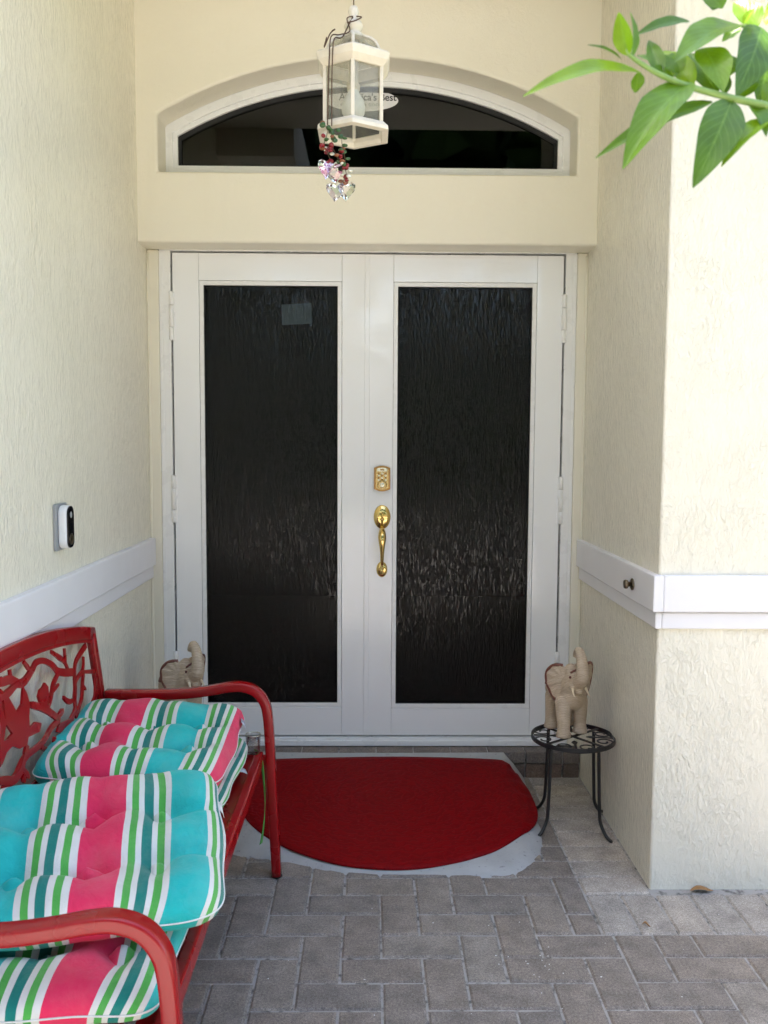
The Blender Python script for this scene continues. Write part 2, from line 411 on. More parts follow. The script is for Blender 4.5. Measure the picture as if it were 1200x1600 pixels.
for i in range(6000):
    low = i < 420
    x, y = rh.uniform(-30,30), -14.5+rh.gauss(0,1.0)
    z = rh.uniform(2.6,6.0) if low else rh.uniform(5.9,13.5+1.5*math.sin(x*.7))
    q = Matrix.Rotation(rh.uniform(0,6), 3, 'Z') @ Matrix.Rotation(rh.uniform(0,3), 3, 'X'); r_ = rh.uniform(.12,.30) if low else rh.uniform(.45,.8)
    hd.add([Vector((x,y,z))+q@Vector(c)*r_ for c in ((-1,-.5,0),(0,-.7,.2),(1,0,0),(.2,.7,.2),(-.8,.5,0))], [(0,1,2,3,4)])
for x in range(-30, 31, 3): hd.ball((x+rh.uniform(-1,1),-16.5,10.4+rh.uniform(-.6,.8)), 3.0, 0, 10, 7, (1,.5,1.2))
for x in (-24,-17,-11,-4.5,3,8.5,15,22): hd.tube([(x,-14.5,-.05),(x+.2,-14.4,2.5),(x-.1,-14.6,6)], [.25,.2,.12], 8)
hd.box((-27,-14.2,-.05), (27,-13.4,2.5))
hg = tag(hd.build('reflection_trees', 'hedge_leaf'), 'unseen dark green hedge and trees added for reflections in the glass', 'trees', None, 'stuff')
A = .1115; GAP = .0050; X0, Y0 = -.174, 2.413+.1115     # herringbone cell, joint, phase
XB, YB0, YB1 = .690, 2.413, 2.638                  # border courses
rp_front = [(-.52,3.60),(-.515,3.10),(-.47,2.93),(-.38,2.885),(-.27,2.86),(-.15,2.81),(0,2.775),(.27,2.765),(.45,2.765),(.53,2.81),(.595,2.92),(.63,3.04),(.638,3.15),(.66,3.60)]
RP = catmull([(x,y,0) for x,y in rp_front], 6)
def in_poly(x, y, poly):
    c = False; n = len(poly)
    for i in range(n):
        a, b = poly[i], poly[(i+1) % n]
        if (a[1] > y) != (b[1] > y) and x < (b[0]-a[0])*(y-a[1])/(b[1]-a[1])+a[0]: c = not c
    return c
RPL = [(p.x, p.y) for p in RP]
paver_cache = {}
def paver_mesh(w, l, mat, k):
    key = (round(w,4), round(l,4), mat, k)
    if key not in paver_cache:
        rr = random.Random(hash(key) & 0xffff); c = .006; h = .045
        o = [(sx*w/2+rr.uniform(-.0012,.0012), sy*l/2+rr.uniform(-.0012,.0012)) for sx, sy in ((-1,-1),(1,-1),(1,1),(-1,1))]
        i_ = [(x-math.copysign(c,x), y-math.copysign(c,y)) for x, y in o]
        vs = [(x,y,-h) for x,y in o]+[(x,y,-.0045) for x,y in o]+[(x,y,0) for x,y in i_]
        fs = [(0,3,2,1)]+[(a,(a+1)%4,4+(a+1)%4,4+a) for a in range(4)]+[(4+a,4+(a+1)%4,8+(a+1)%4,8+a) for a in range(4)]+[(8,9,10,11)]
        m = MB().add(vs, fs).mesh('paver', mat); paver_cache[key] = m
    return paver_cache[key]
def put_paver(x0, y0, x1, y1, mat, parent, z=0):
    cx, cy = (x0+x1)/2, (y0+y1)/2
    if all(in_poly(x, y, RPL) for x, y in ((x0,y0),(x1,y0),(x1,y1),(x0,y1),(cx,cy))) : return
    o = link('paver', paver_mesh(x1-x0-GAP, y1-y0-GAP, mat, random.randint(0,5)), parent)
    o.location = (cx, cy, z+random.uniform(-.0012,.0012)); o.rotation_euler = (random.uniform(-.006,.006), random.uniform(-.006,.006), random.uniform(-.008,.008))
def clip(x0, y0, x1, y1):
    """clip a herringbone paver to the field; returns list of rects"""
    x0 = max(x0, XL+.004); y0 = max(y0, 1.16); y1 = min(y1, 3.604); x1 = min(x1, 1.75)
    out = []
    if x1-x0 < .03 or y1-y0 < .03: return out
    if y0 >= YB0-.01:                                   # beside the border column
        x1 = min(x1, XB)
        if x1-x0 > .03: out.append((x0,y0,x1,y1))
    elif y1 <= YB0+.012: out.append((x0,y0,x1,min(y1,YB0)))
    else:                                               # straddles the soldier course
        if x1 <= XB+.01: out.append((x0,y0,min(x1,XB),y1))
        elif x0 >= XB-.01: out.append((x0,y0,x1,YB0))
        else:
            out.append((x0,y0,x1,YB0))
            if y1-YB0 > .03: out.append((x0,YB0,XB,y1))
    return out
for i in range(-9, 20):
    for j in range(-15, 12):
        k = (i-j) % 4; x, y = X0+i*A, Y0+j*A
        if k == 0: r = clip(x, y, x+2*A, y+A)
        elif k == 3: r = clip(x, y, x+A, y+2*A)
        else: continue
        for q in r:
            if (q[2]-q[0] > .03) and (q[3]-q[1] > .03): put_paver(*q, 'paver_grey', fl)
y = YB1
while y < 3.56:                                        # border column along the right wall
    put_paver(XB, y, XR-.004, min(y+.110, 3.603), 'paver_border', fl, .0006); y += .110
x = XB
while x < 2.2:                                         # soldier course in front of the pier
    put_paver(x, YB0, x+.1095, YB1, 'paver_border', fl, .0006); x += .1095

# cement ramp under the mat
def smooth01(t): t = max(0, min(1, t)); return t*t*(3-2*t)
def ramp_z(x, y):
    dmin = min((math.hypot(x-p[0], y-p[1]) for p in RPL))
    e = smooth01(dmin/.085) if in_poly(x, y, RPL+[(.66,3.7),(-.52,3.7)]) else 0
    base = max(0, (y-2.76)/.82)*.100
    return .0065 + min(base, .006 + 1.0*e*base) if e > 0 else .0065
m = MB(); c0 = Vector((.08, 3.595, 0)); rings = 14; n = len(RP); vs = []
for r_ in range(rings+1):
    f = r_/rings
    for p in RP:
        q = c0.lerp(p, f); vs.append((q.x, q.y, ramp_z(q.x, q.y) if r_ < rings else .0055))
for i, p in enumerate(RP):
    q = c0.lerp(p, 1.012+.004*math.sin(i*1.7)+.003*math.sin(i*4.1)); vs.append((q.x, q.y, -.004))
fs = [(r_*n+i, r_*n+i+1, (r_+1)*n+i+1, (r_+1)*n+i) for r_ in range(rings+1) for i in range(n-1)]
m.add(vs, fs, 0, True); rp = m.build('ramp', 'concrete'); tag(rp, kind='structure')

# door step: brick tread and riser
YS, ZS = 3.605, .108
st = MB().box((XL+.002,YS+.012,-.03), (XR-.002,3.80,ZS-.006)).build('step', 'joint_sand'); tag(st, kind='structure')
x = XL+.003; k = 0
while x < XR-.01:
    x1 = min(x+.158, XR-.003)
    if XR-x1 < .03: x1 = XR-.003
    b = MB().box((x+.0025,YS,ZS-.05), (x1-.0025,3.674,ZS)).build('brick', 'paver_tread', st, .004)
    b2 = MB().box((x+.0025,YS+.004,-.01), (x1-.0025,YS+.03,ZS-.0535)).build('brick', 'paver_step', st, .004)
    x = x1

# ------------------------------------------------------------------ the house front
house = tag(empty('house', (0,3.6,0)), 'cream stucco house front with recessed entrance, white trim band and double door', 'house')
hinv = Matrix.Translation((0,-3.6,0))
def hp(o):            # parent to house keeping world place
    o.parent = house; o.matrix_parent_inverse = hinv; return o
HC = 3.25             # ceiling height
hp(bx('wall', (-4.3,.7,-.05), (XL,3.80,HC), 'stucco_side', None, .012, 3))
pw = MB().box((XR,YF,-.05), (4.5,3.80,HC)); pw.mi[5] = 1
hp(pw.build('wall', ['stucco_pier', 'stucco_inner'], None, .007, 3))
# back wall above the doors with the arched recess
AC, AR = 1.277, 1.635
def arch(x, dz=0, r=AR): return AC + dz + math.sqrt(max(0, r*r-(x+.003)**2))
WZ, WB = 2.195, 2.468; xl, xr = -.829, .823; YB = YW+.137
nx = 40; xs = [xl+(xr-xl)*i/nx for i in range(nx+1)]
v = []; idx = {}
def V(p):
    k = tuple(round(c, 5) for c in p)
    if k not in idx: idx[k] = len(v); v.append(k)
    return idx[k]
f = []
for i in range(nx):
    a, b = xs[i], xs[i+1]
    f.append([V((a,YW,WZ)),V((b,YW,WZ)),V((b,YW,WB)),V((a,YW,WB))])
    f.append([V((a,YW,arch(a))),V((b,YW,arch(b))),V((b,YW,HC)),V((a,YW,HC))])
    f.append([V((a,YW,arch(a))),V((b,YW,arch(b))),V((b,YB,arch(b))),V((a,YB,arch(a)))])
    f.append([V((a,YW,WB)),V((b,YW,WB)),V((b,YB,WB)),V((a,YB,WB))])
    f.append([V((a,YW,WZ)),V((b,YW,WZ)),V((b,YB,WZ)),V((a,YB,WZ))])
for x0, x1, xe in ((XL, xl, xl), (xr, XR, xr)):
    zs = [WZ, WB, arch(xe), HC]
    for q in range(3): f.append([V((x0,YW,zs[q])),V((x1,YW,zs[q])),V((x1,YW,zs[q+1])),V((x0,YW,zs[q+1]))])
    f.append([V((xe,YW,WB)),V((xe,YW,arch(xe))),V((xe,YB,arch(xe))),V((xe,YB,WB))])
    f.append([V((x0,YW,WZ)),V((x1,YW,WZ)),V((x1,YB,WZ)),V((x0,YB,WZ))])
hp(MB().add(v, f).build('wall', 'stucco_back', None, .011, 4, 35))
# ceiling and roofs: main roof over the recess, unseen left overhang added to shade the floor
XW, YE = 1.115+3.10*SX, 2.386+HC*SY      # edges of left overhang and main roof, set by the floor's sun patch
hp(bx('ceiling', (XL-.3,YE,HC+.002), (4.6,3.9,HC+.03), 'ceiling_paint'))
hp(bx('roof', (-4.5,YE-.02,HC+.032), (6.0,9,HC+.22), 'roof_tile'))
hp(bx('shade_eave', (XL-.02,.5,3.10), (XW,YE-.021,3.46), 'ceiling_paint'))
# hallway behind the glass
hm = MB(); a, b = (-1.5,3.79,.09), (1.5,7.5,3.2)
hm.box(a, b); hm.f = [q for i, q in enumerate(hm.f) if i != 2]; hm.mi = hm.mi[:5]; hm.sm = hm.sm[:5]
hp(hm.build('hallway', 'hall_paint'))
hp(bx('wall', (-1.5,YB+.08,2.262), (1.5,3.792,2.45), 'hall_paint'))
# trim bands: a broad board and a narrow one below
def trim(a, b): hp(bx('trim_board', a, b, 'trim_paint', None, .004))
trim((XL-.01,.72,.892), (XL+.022,3.673,1.006)); trim((XL-.01,.72,.838), (XL+.011,3.673,.889))
trim((XR-.022,YF-.022,.892), (XR+.01,3.673,1.006)); trim((XR-.011,YF-.011,.838), (XR+.01,3.673,.889))
trim((XR+.0101,YF-.022,.892), (4.45,YF+.01,1.006)); trim((XR+.0101,YF-.011,.838), (4.45,YF+.01,.889))
# painted wood strips and white aluminium frame
for sx in (-1, 1):
    xo = XL if sx < 0 else XR
    hp(bx('moulding', (xo,3.676,ZS+.001), (sx*.8635,3.74,WZ-.001), 'cream_wood', None, .005))
    cm = MB().tube([(xo-sx*.004, 3.675, .11+i*.09) for i in range(24)], [.006+random.uniform(-.0012,.0015) for _ in range(24)], 7); hp(cm.build('caulk', 'cream_wood'))
fr = MB()
for sx in (-1, 1):
    fr.box((sx*.8625,3.684,ZS+.002), (sx*.8175,3.76,2.192)); fr.box((sx*.8625,3.680,ZS+.003), (sx*.848,3.683,2.188))
fr.box((-.8625,3.684,2.1925), (.8625,3.76,2.26)); fr.box((-.8165,3.684,ZS+.0005), (.8165,3.76,.1435))
fr.box((-.8160,3.676,ZS+.001), (.8160,3.6835,.132))
hp(fr.build('door_frame', 'frame_white', None, .0015))
sl = MB()  # black strips behind the door gaps, their darkness put in as colour
for x0, x1 in ((-.8172,-.790), (-.03,.03), (.790,.8172)): sl.box((x0,3.737,.1445), (x1,3.745,2.1915))
sl.box((-.8171,3.746,2.165), (.8171,3.752,2.1916)); sl.box((-.8171,3.746,.1444), (.8171,3.752,.17))
hp(sl.build('dark_gap_strip', 'gap_black'))

def brass_grip():
    """handle set on the door face, origin at the grip's top plate centre, face plane y = 0 (towards -y)"""
    m = MB()
    m.lathe([(.0001,.013),(.018,.0125),(.027,.010),(.030,.006),(.034,.005),(.0355,.002),(.0355,0)], (0,0,0), 32, 0, 'y', 1, 1.44)
    m.lathe([(.0001,.010),(.014,.0095),(.020,.006),(.0235,.0015),(.0235,0)], (0,0,-.2235), 28, 0, 'y', 1, 1.42)
    gp = catmull([(0,-.010,-.040),(0,-.026,-.052),(0,-.043,-.075),(0,-.050,-.105),(0,-.049,-.140),(0,-.043,-.172),(0,-.033,-.198),(0,-.018,-.214),(0,-.008,-.222)], 5)
    k = len(gp); rad = []
    for i in range(k):
        u = i/(k-1); rad.append(.0075 + .0095*math.exp(-((u-.28)/.17)**2) - .002*smooth01((u-.6)/.3) + .0035*math.exp(-((u-.97)/.06)**2))
    m.tube(gp, rad, 14)
    tp = catmull([(0,-.012,-.030),(-.002,-.030,-.022),(0,-.042,-.012),(0,-.046,-.004)], 5)      # thumb press
    m.tube(tp, [.004]*8+[.006]*4+[.009]*4, 10)
    m.lathe([(.0001,.018),(.0045,.017),(.006,.012)], (0,0,.016), 12, 0, 'y')
    m.lathe([(.0001,.0165),(.004,.016),(.005,.012)], (0,0,-.023), 12, 1, 'y')
    for sgn in (-1, 1):
        m.tube(catmull([(0,-.0125,-.018),(sgn*.010,-.0125,-.008),(sgn*.022,-.0105,-.006)], 4), .0016, 6, 1)
    m.ball((0,-.014,-.2255), .0065, 0)
    return m
def keypad():
    m = MB(); w, h, a = .034, .045, .009
    def outline(w, h, a):
        return [(-w,-h)]+[(-w+2*w*i/8, -h-a*math.sin(math.pi*i/8)) for i in range(1,8)]+[(w,-h),(w,h)]+[(w-2*w*i/8, h+a*math.sin(math.pi*i/8)) for i in range(1,8)]+[(-w,h)]
    m.prism([(x,0,z) for x, z in outline(w,h,a)], (0,-.012,0), 1)
    m.prism([(x,-.0121,z) for x, z in outline(w*.78,h*.90,a*.8)], (0,-.0045,0), 0)
    m.prism([(x,-.0167,z) for x, z in ((-.021,.030),(.021,.030),(.021,.042),(.012,.045),(-.012,.045),(-.021,.042))], (0,-.0012,0), 2)
    m.box((-.008,-.0185,.034), (.008,-.0180,.040), 1)
    for r_ in range(4):
        for c_ in range(3): m.lathe([(.0001,.003),(.0042,.0028),(.005,0)], ((c_-1)*.0145,-.0166,.022-r_*.0092), 10, 2 if (r_+c_) % 2 else 1, 'y')
    m.lathe([(.0001,.006),(.010,.006),(.0105,.012),(.0165,.012),(.0195,.006),(.0205,0)], (0,-.0166,-.026), 26, 0, 'y')
    m.lathe([(.0001,.003),(.0095,.0028),(.010,0)], (0,-.0228,-.026), 20, 2, 'y')
    m.box((-.0012,-.0264,-.031), (.0012,-.0259,-.021), 1)
    return m
def hinge_mesh():
    m = MB()
    for z0, z1 in ((-.1,-.0465),(-.045,.045),(.0465,.1)):
        m.lathe([(.0065,z0),(.0098,z0+.002),(.0098,z1-.002),(.0065,z1)], (0,0,0), 14)
    m.box((-.013,.003,-.099), (.013,.010,.099))
    return m.mesh('hinge', 'frame_white')
HM = hinge_mesh()
def leaf_door(x0, x1, gx0, gx1, gz0, gz1, hinge_x, active):
    d = empty('door'); bpy.data.objects.remove(d)
    zb, zt = .1505, 2.1855; y0, y1 = YD, YD+.042; bw = .0185
    m = MB()
    m.box((x0,y0,zb), (gx0-bw,y1,zt)); m.box((gx1+bw,y0,zb), (x1,y1,zt))
    m.box((gx0-bw+.0006,y0+.0005,gz1+bw), (gx1+bw-.0006,y1-.001,zt)); m.box((gx0-bw+.0006,y0+.0005,zb), (gx1+bw-.0006,y1-.001,gz0-bw))
    if active: m.box((x0-.004,y0-.005,zb+.001), (x0+.016,y0-.0002,zt-.001))
    d = hp(m.build('door', 'door_white', None, .0014))
    O = [(gx0-bw+.001,y0+.004,gz0-bw+.001),(gx1+bw-.001,y0+.004,gz0-bw+.001),(gx1+bw-.001,y0+.004,gz1+bw-.001),(gx0-bw+.001,y0+.004,gz1+bw-.001)]
    I = [(gx0,y0+.0035,gz0),(gx1,y0+.0035,gz0),(gx1,y0+.0035,gz1),(gx0,y0+.0035,gz1)]
    b = MB().ring(O, I, (0,.034,0)).build('glazing_bead', 'frame_white', d, .002)
    I2 = [(gx0+.003,y0+.0125,gz0+.003),(gx1-.003,y0+.0125,gz0+.003),(gx1-.003,y0+.0125,gz1-.003),(gx0+.003,y0+.0125,gz1-.003)]
    MB().ring([(gx0-.001,y0+.012,gz0-.001),(gx1+.001,y0+.012,gz0-.001),(gx1+.001,y0+.012,gz1+.001),(gx0-.001,y0+.012,gz1+.001)], I2, (0,.018,0)).build('gasket', 'gap_black', d)
    p = MB().box((gx0-.004,y0+.018,gz0-.004), (gx1+.004,y0+.024,gz1+.004)); p.f = p.f[2:3]; p.mi = p.mi[2:3]; p.sm = p.sm[2:3]
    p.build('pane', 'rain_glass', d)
    for z in (1.927, 1.169, .42):
        h = link('hinge', HM, d); h.location = (hinge_x, YD-.008, z)
    return d
dl = leaf_door(-.8105, -.0142, -.684, -.128, .291, 2.056, -.8145, False)
dr = leaf_door(-.0105, .8105, .1225, .683, .287, 2.056, .8145, True)
hnd = brass_grip().build('handle', ['brass', 'brass_dark'], dr); hnd.location = (.061, YD-.0002, 1.096)
lk = keypad().build('keypad_lock', ['brass_aged', 'brass_dark', 'keypad_metal'], dr, .0008); lk.location = (.060, YD-.0002, 1.259)
for o in (hnd, lk): pass
pp = MB().add([(-.364,YD+.030,1.982),(-.240,YD+.030,1.990),(-.238,YD+.030,1.905),(-.362,YD+.030,1.898)], [(0,1,2,3)]).build('paper_sheet', 'paper', dl)

# arched fanlight
YG = YB+.003
def arch_ring(dx, zb, ds, zt_r, y):
    """outline: bottom-left, bottom-right, up the arch right to left"""
    a, b = xl+dx, xr-dx; pts = [(a,y,zb),(b,y,zb)]
    for i in range(nx+1):
        x = b+(a-b)*i/nx; pts.append((x,y,arch(x, 0, zt_r)))
    return pts
win = hp(MB().ring(arch_ring(-.02, WB-.02, 0, AR+.02, YG), arch_ring(.028, 2.522, 0, AR-.034, YG), (0,.06,0)).build('window', 'frame_white', None, .003))
MB().ring(arch_ring(.027, 2.521, 0, AR-.033, YG+.012), arch_ring(.046, 2.537, 0, AR-.052, YG+.012), (0,.03,0)).build('sash', 'frame_white', win, .002)
MB().ring(arch_ring(.045, 2.536, 0, AR-.051, YG+.024), arch_ring(.058, 2.545, 0, AR-.068, YG+.030), (0,.02,0)).build('gasket', 'gap_black', win)
pv = arch_ring(.044, 2.535, 0, AR-.05, YG+.040)
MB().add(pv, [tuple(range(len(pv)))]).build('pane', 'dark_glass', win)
# oval sticker on the fanlight
so = MB(); n = 40; sc0 = (-.031, YG+.0385, 2.812)
so.prism([(sc0[0]+.150*math.cos(2*math.pi*i/n), sc0[1], sc0[2]+.0435*math.sin(2*math.pi*i/n)) for i in range(n)], (0,-.0008,0))
stk = hp(so.build('sticker', 'sticker_face'))
def text(body, size, loc, space=1.0, offset=0):
    cu = bpy.data.curves.new('lettering', 'FONT'); cu.body = body; cu.size = size; cu.align_x = 'CENTER'; cu.space_character = space; cu.offset = offset
    to = bpy.data.objects.new('lettering', cu); col.objects.link(to); dg = bpy.context.evaluated_depsgraph_get()
    me = bpy.data.meshes.new_from_object(to.evaluated_get(dg)); bpy.data.objects.remove(to)
    me.transform(Matrix.Rotation(R(90), 4, 'X')); me.materials.clear(); me.materials.append(MAT['ink'])
    o = link('lettering', me, stk); o.location = loc; return o
text("America's Best", .040, (sc0[0]+.024, sc0[1]-.0012, sc0[2]+.000), 1.0, .0006).scale = (.98,1,1)
text("WINDOWS & DOORS", .0155, (sc0[0], sc0[1]-.0012, sc0[2]-.0225), 1.25)

# ------------------------------------------------------------------ things on the walls
db = tag(empty('doorbell', (XL,2.60,1.155)), 'white and black video doorbell on grey plate on cream wall', 'doorbell')
MB().prism([(.001,y,z) for y, z in rrect(.098,.138,.006)], (.007,0,0)).build('mounting_plate', 'plastic_grey', db, .001)
MB().prism([(.0082,y-.004,z) for y, z in rrect(.058,.128,.024,8)], (.026,0,0)).build('body', 'plastic_white', db, .006, 4)
MB().prism([(.0343,y-.004,z) for y, z in rrect(.054,.124,.0225,8)], (.004,0,0)).build('faceplate', 'plastic_black', db, .002)
MB().lathe([(.010,0),(.0125,.0015),(.0155,.0012),(.017,0)], (.0384,-.004,-.036), 24, 0, 'x').build('button', 'bronze', db)
MB().lathe([(.0001,.001),(.008,.0008),(.0095,0)], (.0384,-.004,.036), 20, 0, 'x').build('lens', 'plastic_grey', db)
kb = tag(empty('door_catch', (XR-.022,2.868,.945)), 'small round bronze knob fixed to white trim board', 'knob')
MB().lathe([(.0195,.0003),(.0195,.004),(.016,.006),(.009,.006)], (0,0,0), 24, 0, '-x').build('base_plate', 'bronze', kb)
MB().lathe([(.007,.006),(.008,.014),(.014,.018),(.0155,.024),(.013,.029),(.0001,.030)], (0,0,0), 24, 0, '-x').build('knob_head', 'bronze', kb)

# ------------------------------------------------------------------ red doormat on the ramp
mat_o = [(-.470,3.50),(-.389,3.523),(.099,3.545),(.50,3.525),(.575,3.495),(.625,3.40),(.640,3.26),(.631,3.12),(.575,3.01),(.458,2.894),(.36,2.838),(.275,2.806),(.190,2.784),(.104,2.776),(.01,2.783),(-.086,2.804),(-.19,2.852),(-.288,2.915),(-.37,2.995),(-.435,3.09),(-.480,3.22),(-.500,3.38)]
MO = catmull([(x,y,0) for x,y in mat_o], 6, True); n = len(MO); c0 = Vector((.08,3.18,0)); vs = []; rings = 16
def mat_z(x, y):
    side = 1-.45*smooth01((x-.48)/.18)-.35*smooth01((-.36-x)/.15)
    return max(ramp_z(x, y), .0065+max(0, (y-2.76)/.82)*.100*side)+.0085
for r_ in range(rings+1):
    for p in MO:
        q = c0.lerp(p, r_/rings); vs.append((q.x, q.y, mat_z(q.x, q.y)))
for p in MO: q = c0.lerp(p, 1.004); vs.append((q.x, q.y, mat_z(q.x, q.y)-.003))
for p in MO: q = c0.lerp(p, 1.004); vs.append((q.x, q.y, mat_z(q.x, q.y)-.0075))
fs = [(r_*n+i, r_*n+(i+1) % n, (r_+1)*n+(i+1) % n, (r_+1)*n+i) for r_ in range(rings+2) for i in range(n)]
m = MB().add(vs, fs, 0, True); m = m.build('doormat', 'mat_rubber'); tag(m, 'dark red half-round rubber doormat with embossed swirls in front of doors', 'doormat')

# ------------------------------------------------------------------ plant stands and elephants
def make_stand():
    t_ = empty('plant_stand'); H = .342; r = .152
    m = MB(); n = 56
    m.lathe([(r-.006,H-.016),(r,H-.016),(r,H),(r-.006,H),(r-.006,H-.016)], (0,0,0), n, 0, 'z', 1, 1, False, False); m.build('rim', 'black_iron', t_, .001)
    # four legs
    for k in range(4):
        a = R(45+90*k); u = Vector((math.cos(a), math.sin(a), 0))
        pth = catmull([u*.118+Vector((0,0,H-.012)), u*.122+Vector((0,0,.22)), u*.128+Vector((0,0,.10)), u*.134+Vector((0,0,.055)), u*.158+Vector((0,0,.018)), u*.178+Vector((0,0,.0065)), u*.184+Vector((0,0,.0065))], 5)
        MB().tube(pth, .0062, 8).build('leg', 'black_iron', t_)
    # cross bars, scrolls and leaf tips cast flat
    def strap(pts, w, z0, z1):
        P = [Vector((p[0], p[1], 0)) for p in pts]; L = []; Rr = []
        for i, p in enumerate(P):
            d = (P[min(i+1, len(P)-1)]-P[max(i-1, 0)]).normalized(); nn = Vector((-d.y, d.x, 0)); ww = w[i] if hasattr(w, '__len__') else w
            L.append(p+nn*ww/2); Rr.append(p-nn*ww/2)
        mm = MB(); k = len(P); vs = [(q.x,q.y,z0) for q in L]+[(q.x,q.y,z0) for q in Rr]+[(q.x,q.y,z1) for q in L]+[(q.x,q.y,z1) for q in Rr]; fs = []
        for i in range(k-1): fs += [(i,k+i,k+i+1,i+1),(2*k+i,2*k+i+1,3*k+i+1,3*k+i),(i,i+1,2*k+i+1,2*k+i),(k+i,3*k+i,3*k+i+1,k+i+1)]
        fs += [(0,2*k,3*k,k),(k-1,2*k-1,4*k-1,3*k-1)]
        return mm.add(vs, fs)
    for k in range(2):
        a = R(45+90*k); u = (math.cos(a)*(r-.009), math.sin(a)*(r-.009))
        strap([u, (-u[0], -u[1])], .012, H-.0065-.0006*k, H-.0035-.0006*k).build('cross_bar', 'black_iron', t_)
    for k in range(4):
        a0 = R(90*k); ca, sa = math.cos(a0), math.sin(a0)
        def rot(x, y): return (x*ca-y*sa, x*sa+y*ca)
        for s in (-1, 1):
            sp_ = []
            for i in range(26):
                u = i/25; an = -math.pi*.30+u*math.pi*2.35; rr_ = .036*(1-u*.70)
                sp_.append(rot(.106+rr_*math.cos(an)*1.0, s*(.044-rr_*math.sin(an)*1.0)))
            e_ = .0004*k+(.0002 if s > 0 else 0)
            strap(sp_, .0066, H-.0065-e_, H-.0040-e_).build('scroll', 'black_iron', t_)
        lf = [rot(x, y) for x, y in ((.046,0),(.064,.011),(.082,.004),(.142,.004),(.142,-.004),(.082,-.004),(.064,-.011))]
        MB().prism([(x,y,H-.0062-.0003*k) for x, y in lf], (0,0,.0025)).build('leaf_tip', 'black_iron', t_)
    return t_
stand = make_stand(); stand.location = (.760,3.135,0); stand.rotation_euler.z = R(-8)
tag(stand, 'black wrought iron plant stand with scrolled round top beside the stucco pier', 'plant stand', 'matching iron plant stands beside the doors')
stand2 = copy_tree(stand); stand2.location = (-.688,3.185,0); stand2.rotation_euler.z = R(12)
tag(stand2, 'black iron plant stand behind the red bench, under an elephant figure', 'plant stand', 'matching iron plant stands beside the doors')

